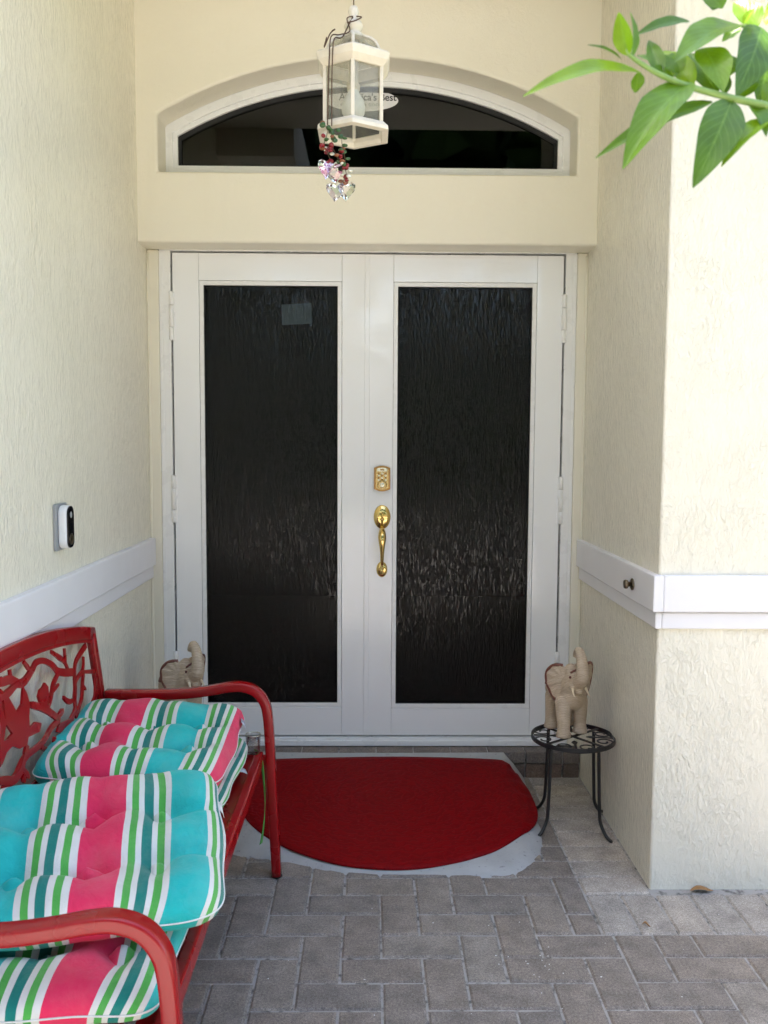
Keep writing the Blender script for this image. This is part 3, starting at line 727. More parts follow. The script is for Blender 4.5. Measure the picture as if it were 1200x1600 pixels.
def make_elephant():
    t_ = empty('elephant_statue'); m = MB()
    def limb(pts, rad, n=14):
        m.tube(catmull(pts, 4), [rad[0]]+[rad[min(len(rad)-1, int(i/4))]*(1-(i % 4)/4)+rad[min(len(rad)-1, int(i/4)+1)]*((i % 4)/4) for i in range(1, (len(pts)-1)*4+1)], n)
        for p, r_ in ((pts[0], rad[0]), (pts[-1], rad[-1])): m.ball(p, r_*.98, 0, 12, 8)
    # legs: elephant's right front steps forward
    for (x, y, tx) in ((.078,-.043,.052), (.040,.040,.045), (-.052,-.037,-.052), (-.072,.036,-.060)):
        m.lathe([(.0001,0),(.0275,0),(.0285,.006),(.0255,.016),(.0225,.03)], (x,y,0), 18)
        limb([(x,y,.014),(x-.002,y*.98,.045),((x+tx)/2,y*.92,.08),(tx,y*.8,.12)], [.0245,.0235,.0275,.033])
    limb([(-.070,0,.142),(-.035,0,.150),(.010,0,.150),(.045,0,.155)], [.052,.061,.060,.054], 18)
    m.ball((.050,0,.140), .050, 0, 16, 12, (1,1,1.05)); m.ball((-.078,0,.138), .050, 0, 16, 12)
    limb([(.045,0,.165),(.066,0,.195),(.078,0,.212)], [.052,.048,.042], 18)        # neck and head
    m.ball((.070,-.016,.238), .026); m.ball((.070,.016,.238), .026)                 # twin domes
    m.ball((.100,0,.205), .030); m.ball((.100,-.018,.190), .018); m.ball((.100,.018,.190), .018)
    limb([(.100,0,.180),(.116,0,.172),(.128,0,.170)], [.018,.014,.008])             # lower lip
    tr = catmull([(.098,0,.215),(.118,0,.212),(.132,0,.222),(.136,0,.250),(.130,0,.280),(.118,0,.304),(.102,0,.314),(.090,0,.304),(.086,0,.290)], 8)
    kk = len(tr); m.tube(tr, [(.029-.0135*smooth01(i/kk*1.2))*(1+.05*math.sin(i*1.9)) for i in range(kk)], 14)
    limb([(-.118,0,.165),(-.132,0,.135),(-.134,0,.105)], [.008,.006,.005], 8)      # tail
    for s in (-1, 1):                                                               # ears: ribbed fans
        base = Vector((.066, s*.036, .215)); ctr = []
        U = Vector((-.42, s*.90, 0)).normalized(); W = Vector((.10*1, s*.10, 1)).normalized(); N = U.cross(W).normalized()
        out = [(.000,.036),(.022,.044),(.048,.036),(.068,.010),(.069,-.028),(.055,-.064),(.034,-.090),(.012,-.084),(.002,-.050),(-.004,-.015)]
        oc = catmull([(a,b,0) for a,b in out], 5, True); na = len(oc); vs = []; fs = []
        for sd in (-1, 1):
            for r_ in range(6):
                fr_ = r_/5
                for i, p in enumerate(oc):
                    q = base + U*(p.x*fr_+.006*(1-fr_)) + W*(p.y*fr_-.004*(1-fr_)) + N*(sd*.0042 + .0022*math.sin(i*math.pi*2*9/na)*fr_ + .016*(p.x*fr_/.064)**2*s*-1)
                    vs.append(q)
        for sd in range(2):
            o_ = sd*6*na
            for r_ in range(5):
                for i in range(na): fs.append((o_+r_*na+i, o_+r_*na+(i+1) % na, o_+(r_+1)*na+(i+1) % na, o_+(r_+1)*na+i))
            fs.append(tuple(o_+i for i in range(na)))
        for i in range(na): fs.append((5*na+i, 5*na+(i+1) % na, 11*na+(i+1) % na, 11*na+i))
        m.add(vs, fs, 0, True)
        rim = [base + U*p.x*1.0 + W*p.y*1.0 + N*(.016*(p.x/.064)**2*-s) for p in oc[2:36]]
        MB().tube(rim, .0058, 8).build('ear_edge', 'resin_dark', t_)
        tk = catmull([(.104,s*.022,.192),(.118,s*.027,.176),(.130,s*.029,.164),(.144,s*.029,.160)], 4)
        MB().tube(tk, [.0062-.0050*i/(len(tk)-1) for i in range(len(tk))], 10).build('tusk', 'ivory', t_)
        e = MB().ball((.104,s*.033,.222), .0048, 0, 10, 6); e.build('eye', 'resin_dark', t_)
    bd = m.build('body', 'resin', t_)
    rm = bd.modifiers.new('union', 'REMESH'); rm.mode = 'VOXEL'; rm.voxel_size = .0028; rm.use_smooth_shade = True
    sm_ = bd.modifiers.new('smooth', 'SMOOTH'); sm_.factor = .5; sm_.iterations = 3
    # painted harness over brow and back
    MB().tube(catmull([(.098,.030,.236),(.104,.014,.246),(.106,0,.248),(.104,-.014,.246),(.098,-.030,.236)], 5), .0036, 8).build('brow_band', 'resin_dark', t_)
    hb = MB(); vs = []; 
    for i in range(13):
        a = R(-78+156*i/12)
        for j in range(7):
            x = -.062+.075*j/6; rr_ = .0635+.0012*math.sin(j*2)
            vs.append((x, math.sin(a)*rr_, .150+math.cos(a)*rr_))
    hb.add(vs, [(i*7+j, i*7+j+1, (i+1)*7+j+1, (i+1)*7+j) for i in range(12) for j in range(6)], 0, True)
    sd_ = hb.build('saddle_cloth', 'resin_dark', t_); so_ = sd_.modifiers.new('thick', 'SOLIDIFY'); so_.thickness = .003; so_.offset = 0
    return t_
el = make_elephant(); el.location = (.745,3.19,.3425); el.rotation_euler.z = R(-76); el.scale = (.88,1.0,1.02)
tag(el, 'beige resin elephant with raised trunk on the iron stand beside the pier', 'statue', 'pair of elephant statues flanking the doors')
el2 = copy_tree(el); el2.location = (-.700,3.25,.3425); el2.rotation_euler.z = R(-46)
tag(el2, 'beige resin elephant with raised trunk partly hidden behind the bench armrest', 'statue', 'pair of elephant statues flanking the doors')

# ------------------------------------------------------------------ red metal bench
YN, YFR = 1.375, 2.755; YC = (YN+YFR)/2
bench = tag(empty('bench', (-.58,YC,0)), 'red metal garden bench with cut-out bird and branch backrest', 'bench')
binv = Matrix.Translation((.58,-YC,0))
def bp(o, parent=None):
    if parent is None: o.parent = bench; o.matrix_parent_inverse = binv
    return o
def px(z): return -.838 - (z-.515)*.125          # lean of the back
prof = rrect(.030, .022, .007, 3); prof_arm = rrect(.039, .030, .007, 3)
for Yp, s in ((YFR, 1), (YN, -1)):
    pt = [(px(.815),Yp,.815),(px(.515),Yp,.515),(-.836,Yp,.40),(-.846,Yp,.18),(-.868,Yp,0)]
    bp(MB().sweep(catmull(pt, 4), rrect(.032,.026,.006,3), (0,1,0)).build('rear_leg', 'red_metal'))
    bp(MB().ball((px(.815),Yp,.814), .012, 0, 12, 6, (1.2,1.35,.35)).build('post_cap', 'red_metal'))
    arm = catmull([(-.828,Yp,.603),(-.70,Yp,.603),(-.58,Yp,.606),(-.50,Yp,.616),(-.44,Yp,.627),(-.395,Yp,.629),(-.353,Yp,.614),(-.325,Yp,.580),(-.313,Yp,.53),(-.306,Yp,.42),(-.299,Yp,.25),(-.287,Yp,.006)], 7)
    bp(MB().sweep(arm, prof_arm, (0,1,0)).build('armrest', 'red_metal'))
    bp(MB().lathe([(.018,0),(.018,.004),(.015,.007)], (-.287,Yp,0), 12).build('foot_cap', 'plastic_black'))
    bp(MB().box((-.836,Yp-.010,.372), (-.318,Yp+.010,.404)).build('side_rail', 'red_metal', None, .004))
# top rail, bottom rail
def top_z(y): return .800 + .082*(1-((y-YC)/(YFR-YC))**2)
tr = [(px(top_z(y)), y, top_z(y)) for y in [YN+(YFR-YN)*i/32 for i in range(33)]]
bp(MB().sweep(tr, rrect(.026,.042,.006,3), (1,0,0)).build('top_rail', 'red_metal'))
bp(MB().sweep([(px(.515),YN,.515),(px(.515),YFR,.515)], rrect(.026,.034,.006,3), (1,0,0)).build('bottom_rail', 'red_metal'))
# seat
bp(MB().box((-.352,YN+.018,.378), (-.326,YFR-.018,.424)).build('seat_rail', 'red_metal', None, .005))
bp(MB().box((-.838,YN+.018,.380), (-.814,YFR-.018,.420)).build('seat_rail', 'red_metal', None, .005))
for k in range(7):
    x = -.795+k*.068
    bp(MB().box((x,YN+.0185,.398), (x+.046,YFR-.0185,.410)).build('seat_slat', 'red_metal', None, .003))
# cut-out back panel: inner frame, branches and birds (traced in the plane of the back)
panel = bp(MB().ring([(px(.536),YN+.018,.536),(px(.536),YFR-.018,.536)]+[(px(top_z(y)-.020), y, top_z(y)-.020) for y in [YFR-.018-(YFR-YN-.036)*i/24 for i in range(25)]],
     [(px(.546),YN+.028,.546),(px(.546),YFR-.028,.546)]+[(px(top_z(y)-.030), y, top_z(y)-.030) for y in [YFR-.028-(YFR-YN-.056)*i/24 for i in range(25)]], (.008,0,0)).build('back_panel', 'red_metal'))
#FILIGREE#
STRIPS = [([(2.0451, 0.8356), (2.085, 0.8276), (2.1277, 0.8222), (2.1737, 0.7998), (2.2126, 0.7956), (2.2691, 0.8108), (2.2996, 0.8218), (2.3506, 0.8135), (2.4059, 0.7859), (2.4355, 0.7618), (2.4895, 0.7438), (2.5482, 0.7301)], 0.0203), ([(2.4074, 0.8252), (2.4513, 0.8), (2.4922, 0.7749), (2.5114, 0.7455)], 0.0142), ([(2.5073, 0.8106), (2.5027, 0.7873), (2.5002, 0.7691)], 0.0122), ([(2.6852, 0.7785), (2.6069, 0.7616), (2.5722, 0.7469), (2.5537, 0.7171), (2.5437, 0.6814), (2.5269, 0.6556), (2.52, 0.6271), (2.4751, 0.611), (2.4285, 0.6001)], 0.017), ([(2.649, 0.7512), (2.6278, 0.7169), (2.5707, 0.7048), (2.5482, 0.6917)], 0.0115), ([(2.6194, 0.7112), (2.7293, 0.6842)], 0.0131), ([(2.6284, 0.7049), (2.6038, 0.6761), (2.5833, 0.6428), (2.5446, 0.6196), (2.5113, 0.607)], 0.0137), ([(2.6038, 0.6761), (2.624, 0.6554)], 0.0093), ([(2.4334, 0.7568), (2.3859, 0.7371), (2.3543, 0.7068), (2.3251, 0.6926), (2.2805, 0.7063)], 0.0131), ([(2.3637, 0.7183), (2.3906, 0.725), (2.4236, 0.7284)], 0.0096), ([(2.5213, 0.6554), (2.4759, 0.6625), (2.4419, 0.6853)], 0.0143), ([(2.221, 0.7313), (2.273, 0.7096), (2.3178, 0.6861), (2.3701, 0.6519), (2.3841, 0.6384), (2.3248, 0.6345), (2.2731, 0.6205), (2.2195, 0.6187), (2.1541, 0.6222), (2.1099, 0.6109), (2.0735, 0.596), (2.0307, 0.6003), (1.9958, 0.6218)], 0.0178), ([(2.3774, 0.6459), (2.4259, 0.6544)], 0.015), ([(2.163, 0.6454), (2.1444, 0.6224)], 0.0202), ([(2.1099, 0.6109), (2.1453, 0.5679)], 0.0143), ([(2.243, 0.6121), (2.3027, 0.5804), (2.3696, 0.5799), (2.4307, 0.5809)], 0.0146), ([(2.243, 0.6121), (2.2853, 0.5832), (2.2971, 0.5667)], 0.0142), ([(2.3273, 0.5947), (2.3408, 0.6042)], 0.0125), ([(2.7202, 0.623), (2.6594, 0.6002), (2.6351, 0.5816)], 0.0143), ([(2.7194, 0.6847), (2.7144, 0.6574), (2.6878, 0.616), (2.6399, 0.5841)], 0.0096), ([(2.7327, 0.5945), (2.7136, 0.5673)], 0.0133), ([(2.0457, 0.7984), (2.0956, 0.7963), (2.1594, 0.8038)], 0.0168), ([(2.0064, 0.593), (2.0258, 0.6069)], 0.0181), ([(2.1173, 0.6097), (2.0687, 0.5931)], 0.0122), ([(2.2225, 0.8431), (2.2497, 0.8159)], 0.0129), ([(2.1363, 0.8456), (2.1335, 0.8174)], 0.0142), ([(1.9983, 0.5901), (2.0192, 0.5692)], 0.0153), ([(2.4503, 0.5779), (2.4825, 0.5784)], 0.022)]
POLYS = [[(2.0668, 0.8171), (2.1002, 0.7886), (2.1175, 0.7643), (2.1346, 0.7381), (2.1701, 0.7484), (2.1926, 0.7863), (2.2085, 0.7635), (2.2156, 0.7346), (2.1988, 0.7063), (2.1911, 0.6755), (2.163, 0.6454), (2.1176, 0.6517), (2.0859, 0.6693), (2.05, 0.6726), (2.054, 0.6931), (2.0931, 0.6987), (2.0651, 0.7332), (2.074, 0.7775)], [(2.1795, 0.6777), (2.2342, 0.6822), (2.2668, 0.6675), (2.2496, 0.6509), (2.1772, 0.661)], [(2.3289, 0.7594), (2.3455, 0.7431), (2.3417, 0.7177), (2.3185, 0.6992), (2.2821, 0.7103), (2.2729, 0.7362), (2.2891, 0.7504), (2.3093, 0.7516)], [(2.3851, 0.629), (2.4568, 0.6176), (2.4983, 0.6149), (2.4684, 0.5831), (2.445, 0.5779), (2.4041, 0.5906), (2.3589, 0.6131)]]
cnt = 0
def plate(pts, nm, mirror):
    global cnt; cnt += 1
    e = .0001*(cnt % 23)
    P = [(2*YC-y, z) if mirror else (y, z) for y, z in pts]
    MB().prism([(px(z)+.0012+e, y, z) for y, z in P], (.0055+e,0,0)).build(nm, 'red_metal', panel)
def strip(pts, w, mirror):
    P = catmull([(y, z, 0) for y, z in pts], 4); L = []; Rr = []; k = len(P)
    for i, p in enumerate(P):
        d = (P[min(i+1,k-1)]-P[max(i-1,0)]).normalized(); nn = Vector((-d.y, d.x, 0)); u = i/(k-1)
        ww = w*(1.0+.18*math.sin(u*9+len(pts)))/2
        if i in (0, k-1): ww *= .8
        L.append(((p+nn*ww).x, (p+nn*ww).y)); Rr.append(((p-nn*ww).x, (p-nn*ww).y))
    global cnt; cnt += 1
    e = .0001*(cnt % 23)
    if mirror: L = [(2*YC-y, z) for y, z in L]; Rr = [(2*YC-y, z) for y, z in Rr]
    vs = []
    for off in (.0012+e, .0062+2*e):
        vs += [(px(z)+off, y, z) for y, z in L] + [(px(z)+off, y, z) for y, z in Rr]
    fs = []
    for i in range(k-1): fs += [(i,k+i,k+i+1,i+1),(2*k+i,2*k+i+1,3*k+i+1,3*k+i),(i,i+1,2*k+i+1,2*k+i),(k+i,3*k+i,3*k+i+1,k+i+1)]
    fs += [(0,2*k,3*k,k),(k-1,2*k-1,4*k-1,3*k-1)]
    MB().add(vs, fs).build('branch', 'red_metal', panel)
for mir in (False, True):
    for pts, w in STRIPS: strip(pts, w, mir)
    for pts in POLYS: plate(pts, 'bird', mir)

# ------------------------------------------------------------------ cushions
def cushion(name, w, l, th, mat, tufts, seed, sag=None, us=1, uo=0):
    rr = random.Random(seed); N = 56; top = {}; vs = []; uvs = []; fs = []
    ph = [rr.uniform(0, 6.28) for _ in range(8)]
    def pt(a, b, sd):
        n_ = 8.0; mx_ = max(abs(a), abs(b)); den = (abs(a)**n_+abs(b)**n_)**(1/n_) if mx_ > 0 else 1
        k_ = mx_/den if den > 0 else 1; A_, B_ = a*k_, b*k_
        # side pull-in between tufts
        x = A_*w/2*(1-.018*math.cos(B_*6+ph[0])*mx_**4); y = B_*l/2*(1-.016*math.cos(A_*6.5+ph[1])*mx_**4)
        r_ = (abs(A_)**n_+abs(B_)**n_)**(1/n_)
        h = th/2*max(0, 1-r_**5)**.5
        puff = .80 + .20*math.cos(A_*1.4)*math.cos(B_*1.4)
        h *= puff
        if r_ < .999:
            e = 1-r_**6
            for tx, ty in tufts:
                dx, dy = x-tx, y-ty; dd = dx*dx+dy*dy
                h -= th*.16*math.exp(-dd/.0008)*e + th*.30*math.exp(-dd/.0055)*e
            for ty in sorted(set(q[1] for q in tufts)):
                wav = .012*math.sin(x*18+ph[2]+ty*9)
                h -= th*.20*math.exp(-((y-ty-wav)/.015)**2)*e*(.6+.4*math.sin(x*25+ph[3]))
            for tx in sorted(set(q[0] for q in tufts)):
                h -= th*.07*math.exp(-((x-tx)/.02)**2)*e
            h += .0045*math.sin(x*27+y*15+ph[4])*e + .0035*math.sin(x*12-y*36+ph[5])*e + .002*math.sin(x*60+y*44+ph[6])*e*math.sin(y*19+ph[7])
        s_ = x + (A_/max(1e-6, r_))*(th/2-(h if sd > 0 else -h))*.75*r_**4
        if abs(A_) < abs(B_): pass
        z = sd*h
        return (x, y, z), ((s_-uo)/us, y)
    rows = {}
    for sd in (1, -1):
        for i in range(N+1):
            for j in range(N+1):
                a, b = -1+2*i/N, -1+2*j/N
                a = math.copysign(abs(a)**.75, a); b = math.copysign(abs(b)**.75, b)
                edge = i in (0, N) or j in (0, N)
                if sd < 0 and edge: rows[(sd,i,j)] = rows[(1,i,j)]; continue
                p, q = pt(a, b, sd); p = sag(p) if sag else p
                rows[(sd,i,j)] = len(vs); vs.append(p); uvs.append(q)
    for sd in (1, -1):
        for i in range(N):
            for j in range(N):
                q = (rows[(sd,i,j)], rows[(sd,i+1,j)], rows[(sd,i+1,j+1)], rows[(sd,i,j+1)]); fs.append(q if sd > 0 else q[::-1])
    me = bpy.data.meshes.new(name); me.from_pydata(vs, [], fs); me.update()
    ul = me.uv_layers.new(name='UVMap')
    for lp in me.loops: ul.data[lp.index].uv = uvs[lp.vertex_index]
    me.polygons.foreach_set('use_smooth', [True]*len(fs)); me.materials.append(MAT[mat])
    rim = []
    for i in range(N): rim.append(vs[rows[(1,i,0)]])
    for j in range(N): rim.append(vs[rows[(1,N,j)]])
    for i in range(N, 0, -1): rim.append(vs[rows[(1,i,N)]])
    for j in range(N, 0, -1): rim.append(vs[rows[(1,0,j)]])
    return me, rim
def put_cushion(label, loc, rot, w, l, th, mat, tufts, seed, sag=None, tagpos=None, us=1, uo=0):
    me, rim = cushion('cushion', w, l, th, mat, tufts, seed, sag, us, uo)
    root = empty('cushion', loc); root.rotation_euler = rot
    o = link('cover', me, root)
    MB().tube(rim[::2], .0017, 6, 0, True, True).build('piping', 'tag_white', root)
    if tagpos:
        p, rz, nm = tagpos; tg_ = MB().add([(-.013,-.018,0),(.0,-.020,.003),(.013,-.018,.001),(.014,.016,.002),(0,.018,.005),(-.013,.016,.001)], [(0,1,4,5),(1,2,3,4)], 0, True).build('care_tag', nm, root)
        tg_.location = p; tg_.rotation_euler = rz; tg_.modifiers.new('thick', 'SOLIDIFY').thickness = .0012
    return tag(root, label, 'cushion', 'striped cushions piled on the red bench')
simple('tag_white', (.66, .67, .64), .8, 0, .15, 60)
T3 = [(x, y) for x in (-.135, 0, .135) for y in (-.09, .085)]
put_cushion('striped tufted seat cushion lying flat at the bench end by the doors, underneath another', (-.592,2.455,.462), (0,0,R(-1)), .46, .53, .104, 'canvas_teal', T3, 3, None, ((.232,.05,-.012), (R(0),R(25),R(20)), 'tag_grey'), .9, .155)
put_cushion('striped tufted cushion lying on top with a pink strip along its front edge', (-.612,2.425,.562), (R(1),R(3),R(2)), .495, .57, .140, 'canvas_teal', T3, 5, None, ((.250,.15,.012), (R(0),R(60),R(10)), 'tag_grey'), .95, .100)
put_cushion('striped seat cushion lying flat under the near curved red armrest', (-.575,1.625,.466), (0,0,R(3)), .47, .52, .108, 'canvas_mid', T3, 11, None, None, 1, .09)
put_cushion('large striped tufted cushion lying askew on top, overhanging the bench front', (-.556,1.750,.570), (R(9),R(-1),R(12)), .53, .51, .130, 'canvas_mid', T3, 17, None, ((.266,.12,-.012), (R(0),R(70),R(5)), 'tag_white'), .96, .022)
# fabric tie hanging from the far cushion
tie = MB(); tp = catmull([(-.350,2.735,.430),(-.331,2.722,.40),(-.322,2.716,.33),(-.318,2.712,.26),(-.322,2.705,.19),(-.330,2.700,.135)], 6); vs = []
for i, p in enumerate(tp):
    a = .5+i*.05; u = Vector((math.cos(a), -math.sin(a), 0))*.008; vs += [p-u, p+u]
tie.add(vs, [(2*i, 2*i+1, 2*i+3, 2*i+2) for i in range(len(tp)-1)], 0, True)
simple('tie_green', lin(70, 150, 62), .8, 0, .1)
to = tie.build('cushion_tie', 'tie_green'); to.modifiers.new('thick', 'SOLIDIFY').thickness = .0016
tag(to, 'thin green fabric tie hanging down beside the far bench armrest', 'ribbon')
# small clear glass at the far end of the bench seat
gj = empty('glass_holder', (-.356,2.716,.4245)); 
MB().lathe([(.020,0),(.0225,.004),(.0235,.06),(.022,.061),(.0205,.006),(.0001,.006)], (0,0,0), 22).build('cup', 'clear_glass', gj)
MB().tube([(.0235*math.cos(a), .0235*math.sin(a), .061) for a in [i*2*math.pi/24 for i in range(24)]], .0016, 6, 0, True, True).build('metal_rim', 'keypad_metal', gj)
tag(gj, 'small clear glass holder at the far corner of the bench seat', 'glass')

# ------------------------------------------------------------------ hanging lantern
LX, LY = -.034, 2.30; LC = Vector((LX, LY, 0))
lan = tag(empty('lantern', (LX,LY,2.20)), 'weathered white hexagonal hanging lantern with a frosted globe bulb', 'lantern')
def hexp(r_, z, rot=-90): return [(r_*math.cos(R(rot+60*k)), r_*math.sin(R(rot+60*k)), z) for k in range(6)]
def hexring(profile, name, mat):
    m = MB(); n = len(profile); vs = []
    for (r_, z) in profile: vs += hexp(r_, z)
    fs = []
    for i in range(n):
        j = (i+1) % n
        for k in range(6): k2 = (k+1) % 6; fs.append((i*6+k, i*6+k2, j*6+k2, j*6+k))
    m.add(vs, fs); return m.build(name, mat, lan, .0012)
ZB0, ZT0 = -.010, .150
hexring([(.082,ZB0+.018),(.088,ZB0+.018),(.101,ZB0+.006),(.102,ZB0-.004),(.084,ZB0-.006),(.080,ZB0+.004)], 'bottom_rim', 'lantern_white')
hexring([(.079,ZT0-.010),(.086,ZT0-.010),(.100,ZT0+.004),(.105,ZT0+.020),(.098,ZT0+.026),(.078,ZT0+.026)], 'top_rim', 'lantern_white')
for p in hexp(.0815, 0):
    MB().box((p[0]-.0045,p[1]-.0045,ZB0+.010), (p[0]+.0045,p[1]+.0045,ZT0-.004)).build('post', 'lantern_white', lan, .0012)
h0, h1 = hexp(.078, ZB0+.014), hexp(.078, ZT0-.004)
for k in range(6):
    k2 = (k+1) % 6; MB().add([h0[k], h0[k2], h1[k2], h1[k]], [(0,1,2,3)]).build('pane', 'lantern_glass', lan)
dome = [(.074,ZT0+.026),(.071,ZT0+.040),(.062,ZT0+.055),(.048,ZT0+.066),(.032,ZT0+.073),(.024,ZT0+.076)]
for k in range(6):
    m = MB(); vs = []
    for (r_, z) in dome:
        hh = hexp(r_, z); vs += [hh[k], hh[(k+1) % 6]]
    m.add(vs, [(2*i,2*i+1,2*i+3,2*i+2) for i in range(len(dome)-1)], 0, True).build('dome_pane', 'lantern_glass', lan)
    MB().tube([hexp(r_+.001, z)[k] for r_, z in dome], .0042, 8).build('dome_rib', 'lantern_white', lan)
MB().lathe([(.026,ZT0+.072),(.028,ZT0+.080),(.020,ZT0+.086),(.017,ZT0+.092),(.022,ZT0+.098),(.024,ZT0+.106),(.020,ZT0+.114),(.013,ZT0+.118),(.012,ZT0+.132),(.014,ZT0+.140),(.009,ZT0+.152),(.0001,ZT0+.154)], (0,0,0), 20).build('finial', 'lantern_white', lan)
MB().lathe([(.012,ZT0+.070),(.012,.118),(.016,.112),(.016,.098),(.0001,.098)], (0,0,0), 16).build('socket', 'lantern_white', lan)
MB().lathe([(.0125,.106),(.0135,.096),(.018,.086),(.026,.074),(.030,.058),(.0285,.042),(.021,.030),(.010,.024),(.0001,.023)], (0,0,0), 24).build('bulb', 'bulb_white', lan)
# chain up to the ceiling
zc = ZT0+.150; k = 0
while 2.20+zc < HC-.012:
    ln = MB(); pts = []
    for i in range(16):
        a = 2*math.pi*i/16; y_ = .006*math.cos(a); z_ = .014*math.sin(a); pts.append((y_ if k % 2 else 0, 0 if k % 2 else y_, zc+.012+z_))
    ln.tube(pts, .0014, 6, 0, True, True).build('chain_link', 'rust_wire', lan); zc += .0245; k += 1
MB().lathe([(.0001,0),(.05,0),(.055,.006),(.055,.016),(.0001,.016)], (0,0,HC-2.20-.0165), 24).build('ceiling_plate', 'lantern_white', lan)

# bead and crystal garland hooked over the lantern's finial
gar = tag(empty('bead_garland', (LX,LY,2.20)), 'string of red and green beads with clear crystals hung over the lantern', 'garland')
def gp(x, y, z): return (x-LX, y-LY, z-2.20)
GY = 2.222
w1 = catmull([gp(-.034,2.29,2.475),gp(-.050,2.275,2.462),gp(-.043,2.27,2.43),gp(-.068,2.25,2.412),gp(-.088,2.235,2.40),gp(-.092,2.225,2.34),gp(-.094,GY,2.26),gp(-.096,GY,2.18)], 5)
w2 = catmull([gp(-.036,2.285,2.47),gp(-.048,2.27,2.44),gp(-.062,2.25,2.405),gp(-.080,2.225,2.39),gp(-.084,2.218,2.33),gp(-.085,2.215,2.26),gp(-.085,2.212,2.18)], 5)
w3 = catmull([gp(-.098,2.226,2.395),gp(-.104,2.223,2.37),gp(-.090,2.23,2.405),gp(-.078,2.235,2.418),gp(-.085,2.23,2.412)], 5)
w4 = catmull([gp(-.026,2.29,2.475),gp(-.014,2.28,2.468),gp(-.030,2.27,2.455),gp(-.050,2.27,2.45)], 5)
for w in (w1, w2, w3, w4): MB().tube(w, .0016, 6).build('wire', 'rust_wire', gar)
rb = random.Random(4)
strands = [[(508,195),(512,205),(509,216),(506,228),(511,238),(516,248)], [(519,203),(521,213),(518,226),(523,238),(528,249),(531,258),(533,270)], [(535,208),(534,222),(536,233),(538,243),(540,253),(538,262),(541,272),(536,282)]]
PXS = (2.222*.997-.85*.078)/1368.7
def gpx(u, v, y=2.215):
    d = right*((u-600)/1368.747) + fwd + up*((800-v)/1368.747); tt = y/d.y
    q = Vector((0.01695652,0,1.40670738))+d*tt; return q-Vector((LX,LY,2.20))
GB = {'strands': [[(-0.067, -0.095, -0.02), (-0.061, -0.095, -0.035), (-0.065, -0.095, -0.052), (-0.07, -0.095, -0.07), (-0.062, -0.095, -0.085), (-0.054, -0.095, -0.103)], [(-0.05, -0.095, -0.032), (-0.046, -0.095, -0.047), (-0.051, -0.095, -0.067), (-0.043, -0.095, -0.085), (-0.035, -0.095, -0.101), (-0.031, -0.095, -0.115), (-0.028, -0.095, -0.133)], [(-0.025, -0.095, -0.039), (-0.026, -0.095, -0.06), (-0.023, -0.095, -0.077), (-0.02, -0.095, -0.092), (-0.017, -0.095, -0.107), (-0.02, -0.095, -0.121), (-0.015, -0.095, -0.136), (-0.023, -0.095, -0.155)]], 'crystals': [(-0.064, -0.095, -0.123), (-0.045, -0.095, -0.134), (-0.042, -0.095, -0.178), (-0.015, -0.095, -0.175)]}
for s_ in GB['strands']:
    MB().tube(catmull(s_, 4), .0009, 5).build('string', 'rust_wire', gar)
    for i, p in enumerate(s_):
        for q in range(3):
            c_ = Vector(p)+Vector((rb.uniform(-.011,.011), rb.uniform(-.007,.007), rb.uniform(-.009,.009)))
            mt = 'bead_green' if i < 2 and rb.random() < .75 else rb.choice(['bead_red','bead_red','bead_amber','bead_red','bead_pearl','bead_green'])
            rot_ = Matrix.Rotation(rb.uniform(0,3), 3, 'X') @ Matrix.Rotation(rb.uniform(0,3), 3, 'Y')
            MB().ball(c_, rb.uniform(.0045,.0072), 0, 9, 6, (1,.55,1.1), rot_).build('bead', mt, gar)
def crystal_mesh():
    m = MB(); out = []
    for i in range(14):
        a = 2*math.pi*i/14; out.append((.0155*math.sin(a)**3*1.08, .0012*(13*math.cos(a)-5*math.cos(2*a)-2*math.cos(3*a)-math.cos(4*a))*.92))
    vs = [(x,0,z) for x, z in out]+[(x*.55,-.007,z*.55+.001) for x, z in out]+[(x*.55,.007,z*.55+.001) for x, z in out]
    n = 14; fs = [tuple(range(n, 2*n)), tuple(range(2*n, 3*n))[::-1]]
    for i in range(n): j = (i+1) % n; fs += [(i,j,n+j,n+i),(i,2*n+i,2*n+j,j)]
    return m.add(vs, fs).mesh('crystal', 'crystal')
CM = crystal_mesh()
for p, rz in zip(GB['crystals'], (.6, -.4, .3, -.3)):
    o = link('crystal', CM, gar); o.location = p; o.rotation_euler = (rb.uniform(-.2,.2), rb.uniform(-.3,.3), rz); o.scale = (1.5,1.5,1.5)

# ------------------------------------------------------------------ shrub branch reaching in from the right
bed = tag(MB().box((.50,.20,-.05), (1.75,1.05,.02)).build('planting_bed', 'mulch'), kind='structure')
shrub = tag(empty('shrub', (.86,.80,.02)), 'leafy green shrub whose branch reaches in before the pier', 'shrub')
def sp_(v_): return (v_[0]-.86, v_[1]-.80, v_[2]-.02)
stem = catmull([(.86,.80,.0),(.87,.82,.5),(.84,.81,1.1),(.80,.82,1.5),(.74,.83,1.72)], 6)
MB().tube([sp_(p) for p in stem], [.022-.013*i/(len(stem)-1) for i in range(len(stem))], 10).build('trunk', 'bark', shrub)
BR = [([(0.74, 0.83, 1.72), (0.4352, 0.8509, 1.7148), (0.3862, 0.8422, 1.7232), (0.3481, 0.833, 1.7266), (0.309, 0.8239, 1.7318), (0.2841, 0.8145, 1.7353), (0.2633, 0.8104, 1.743), (0.2436, 0.8065, 1.754), (0.2388, 0.8076, 1.7673)], 0.0042, 0.0017), ([(0.74, 0.83, 1.72), (0.4459, 0.8868, 1.7906), (0.3997, 0.8889, 1.8092), (0.3777, 0.8899, 1.8174)], 0.003, 0.0016)]
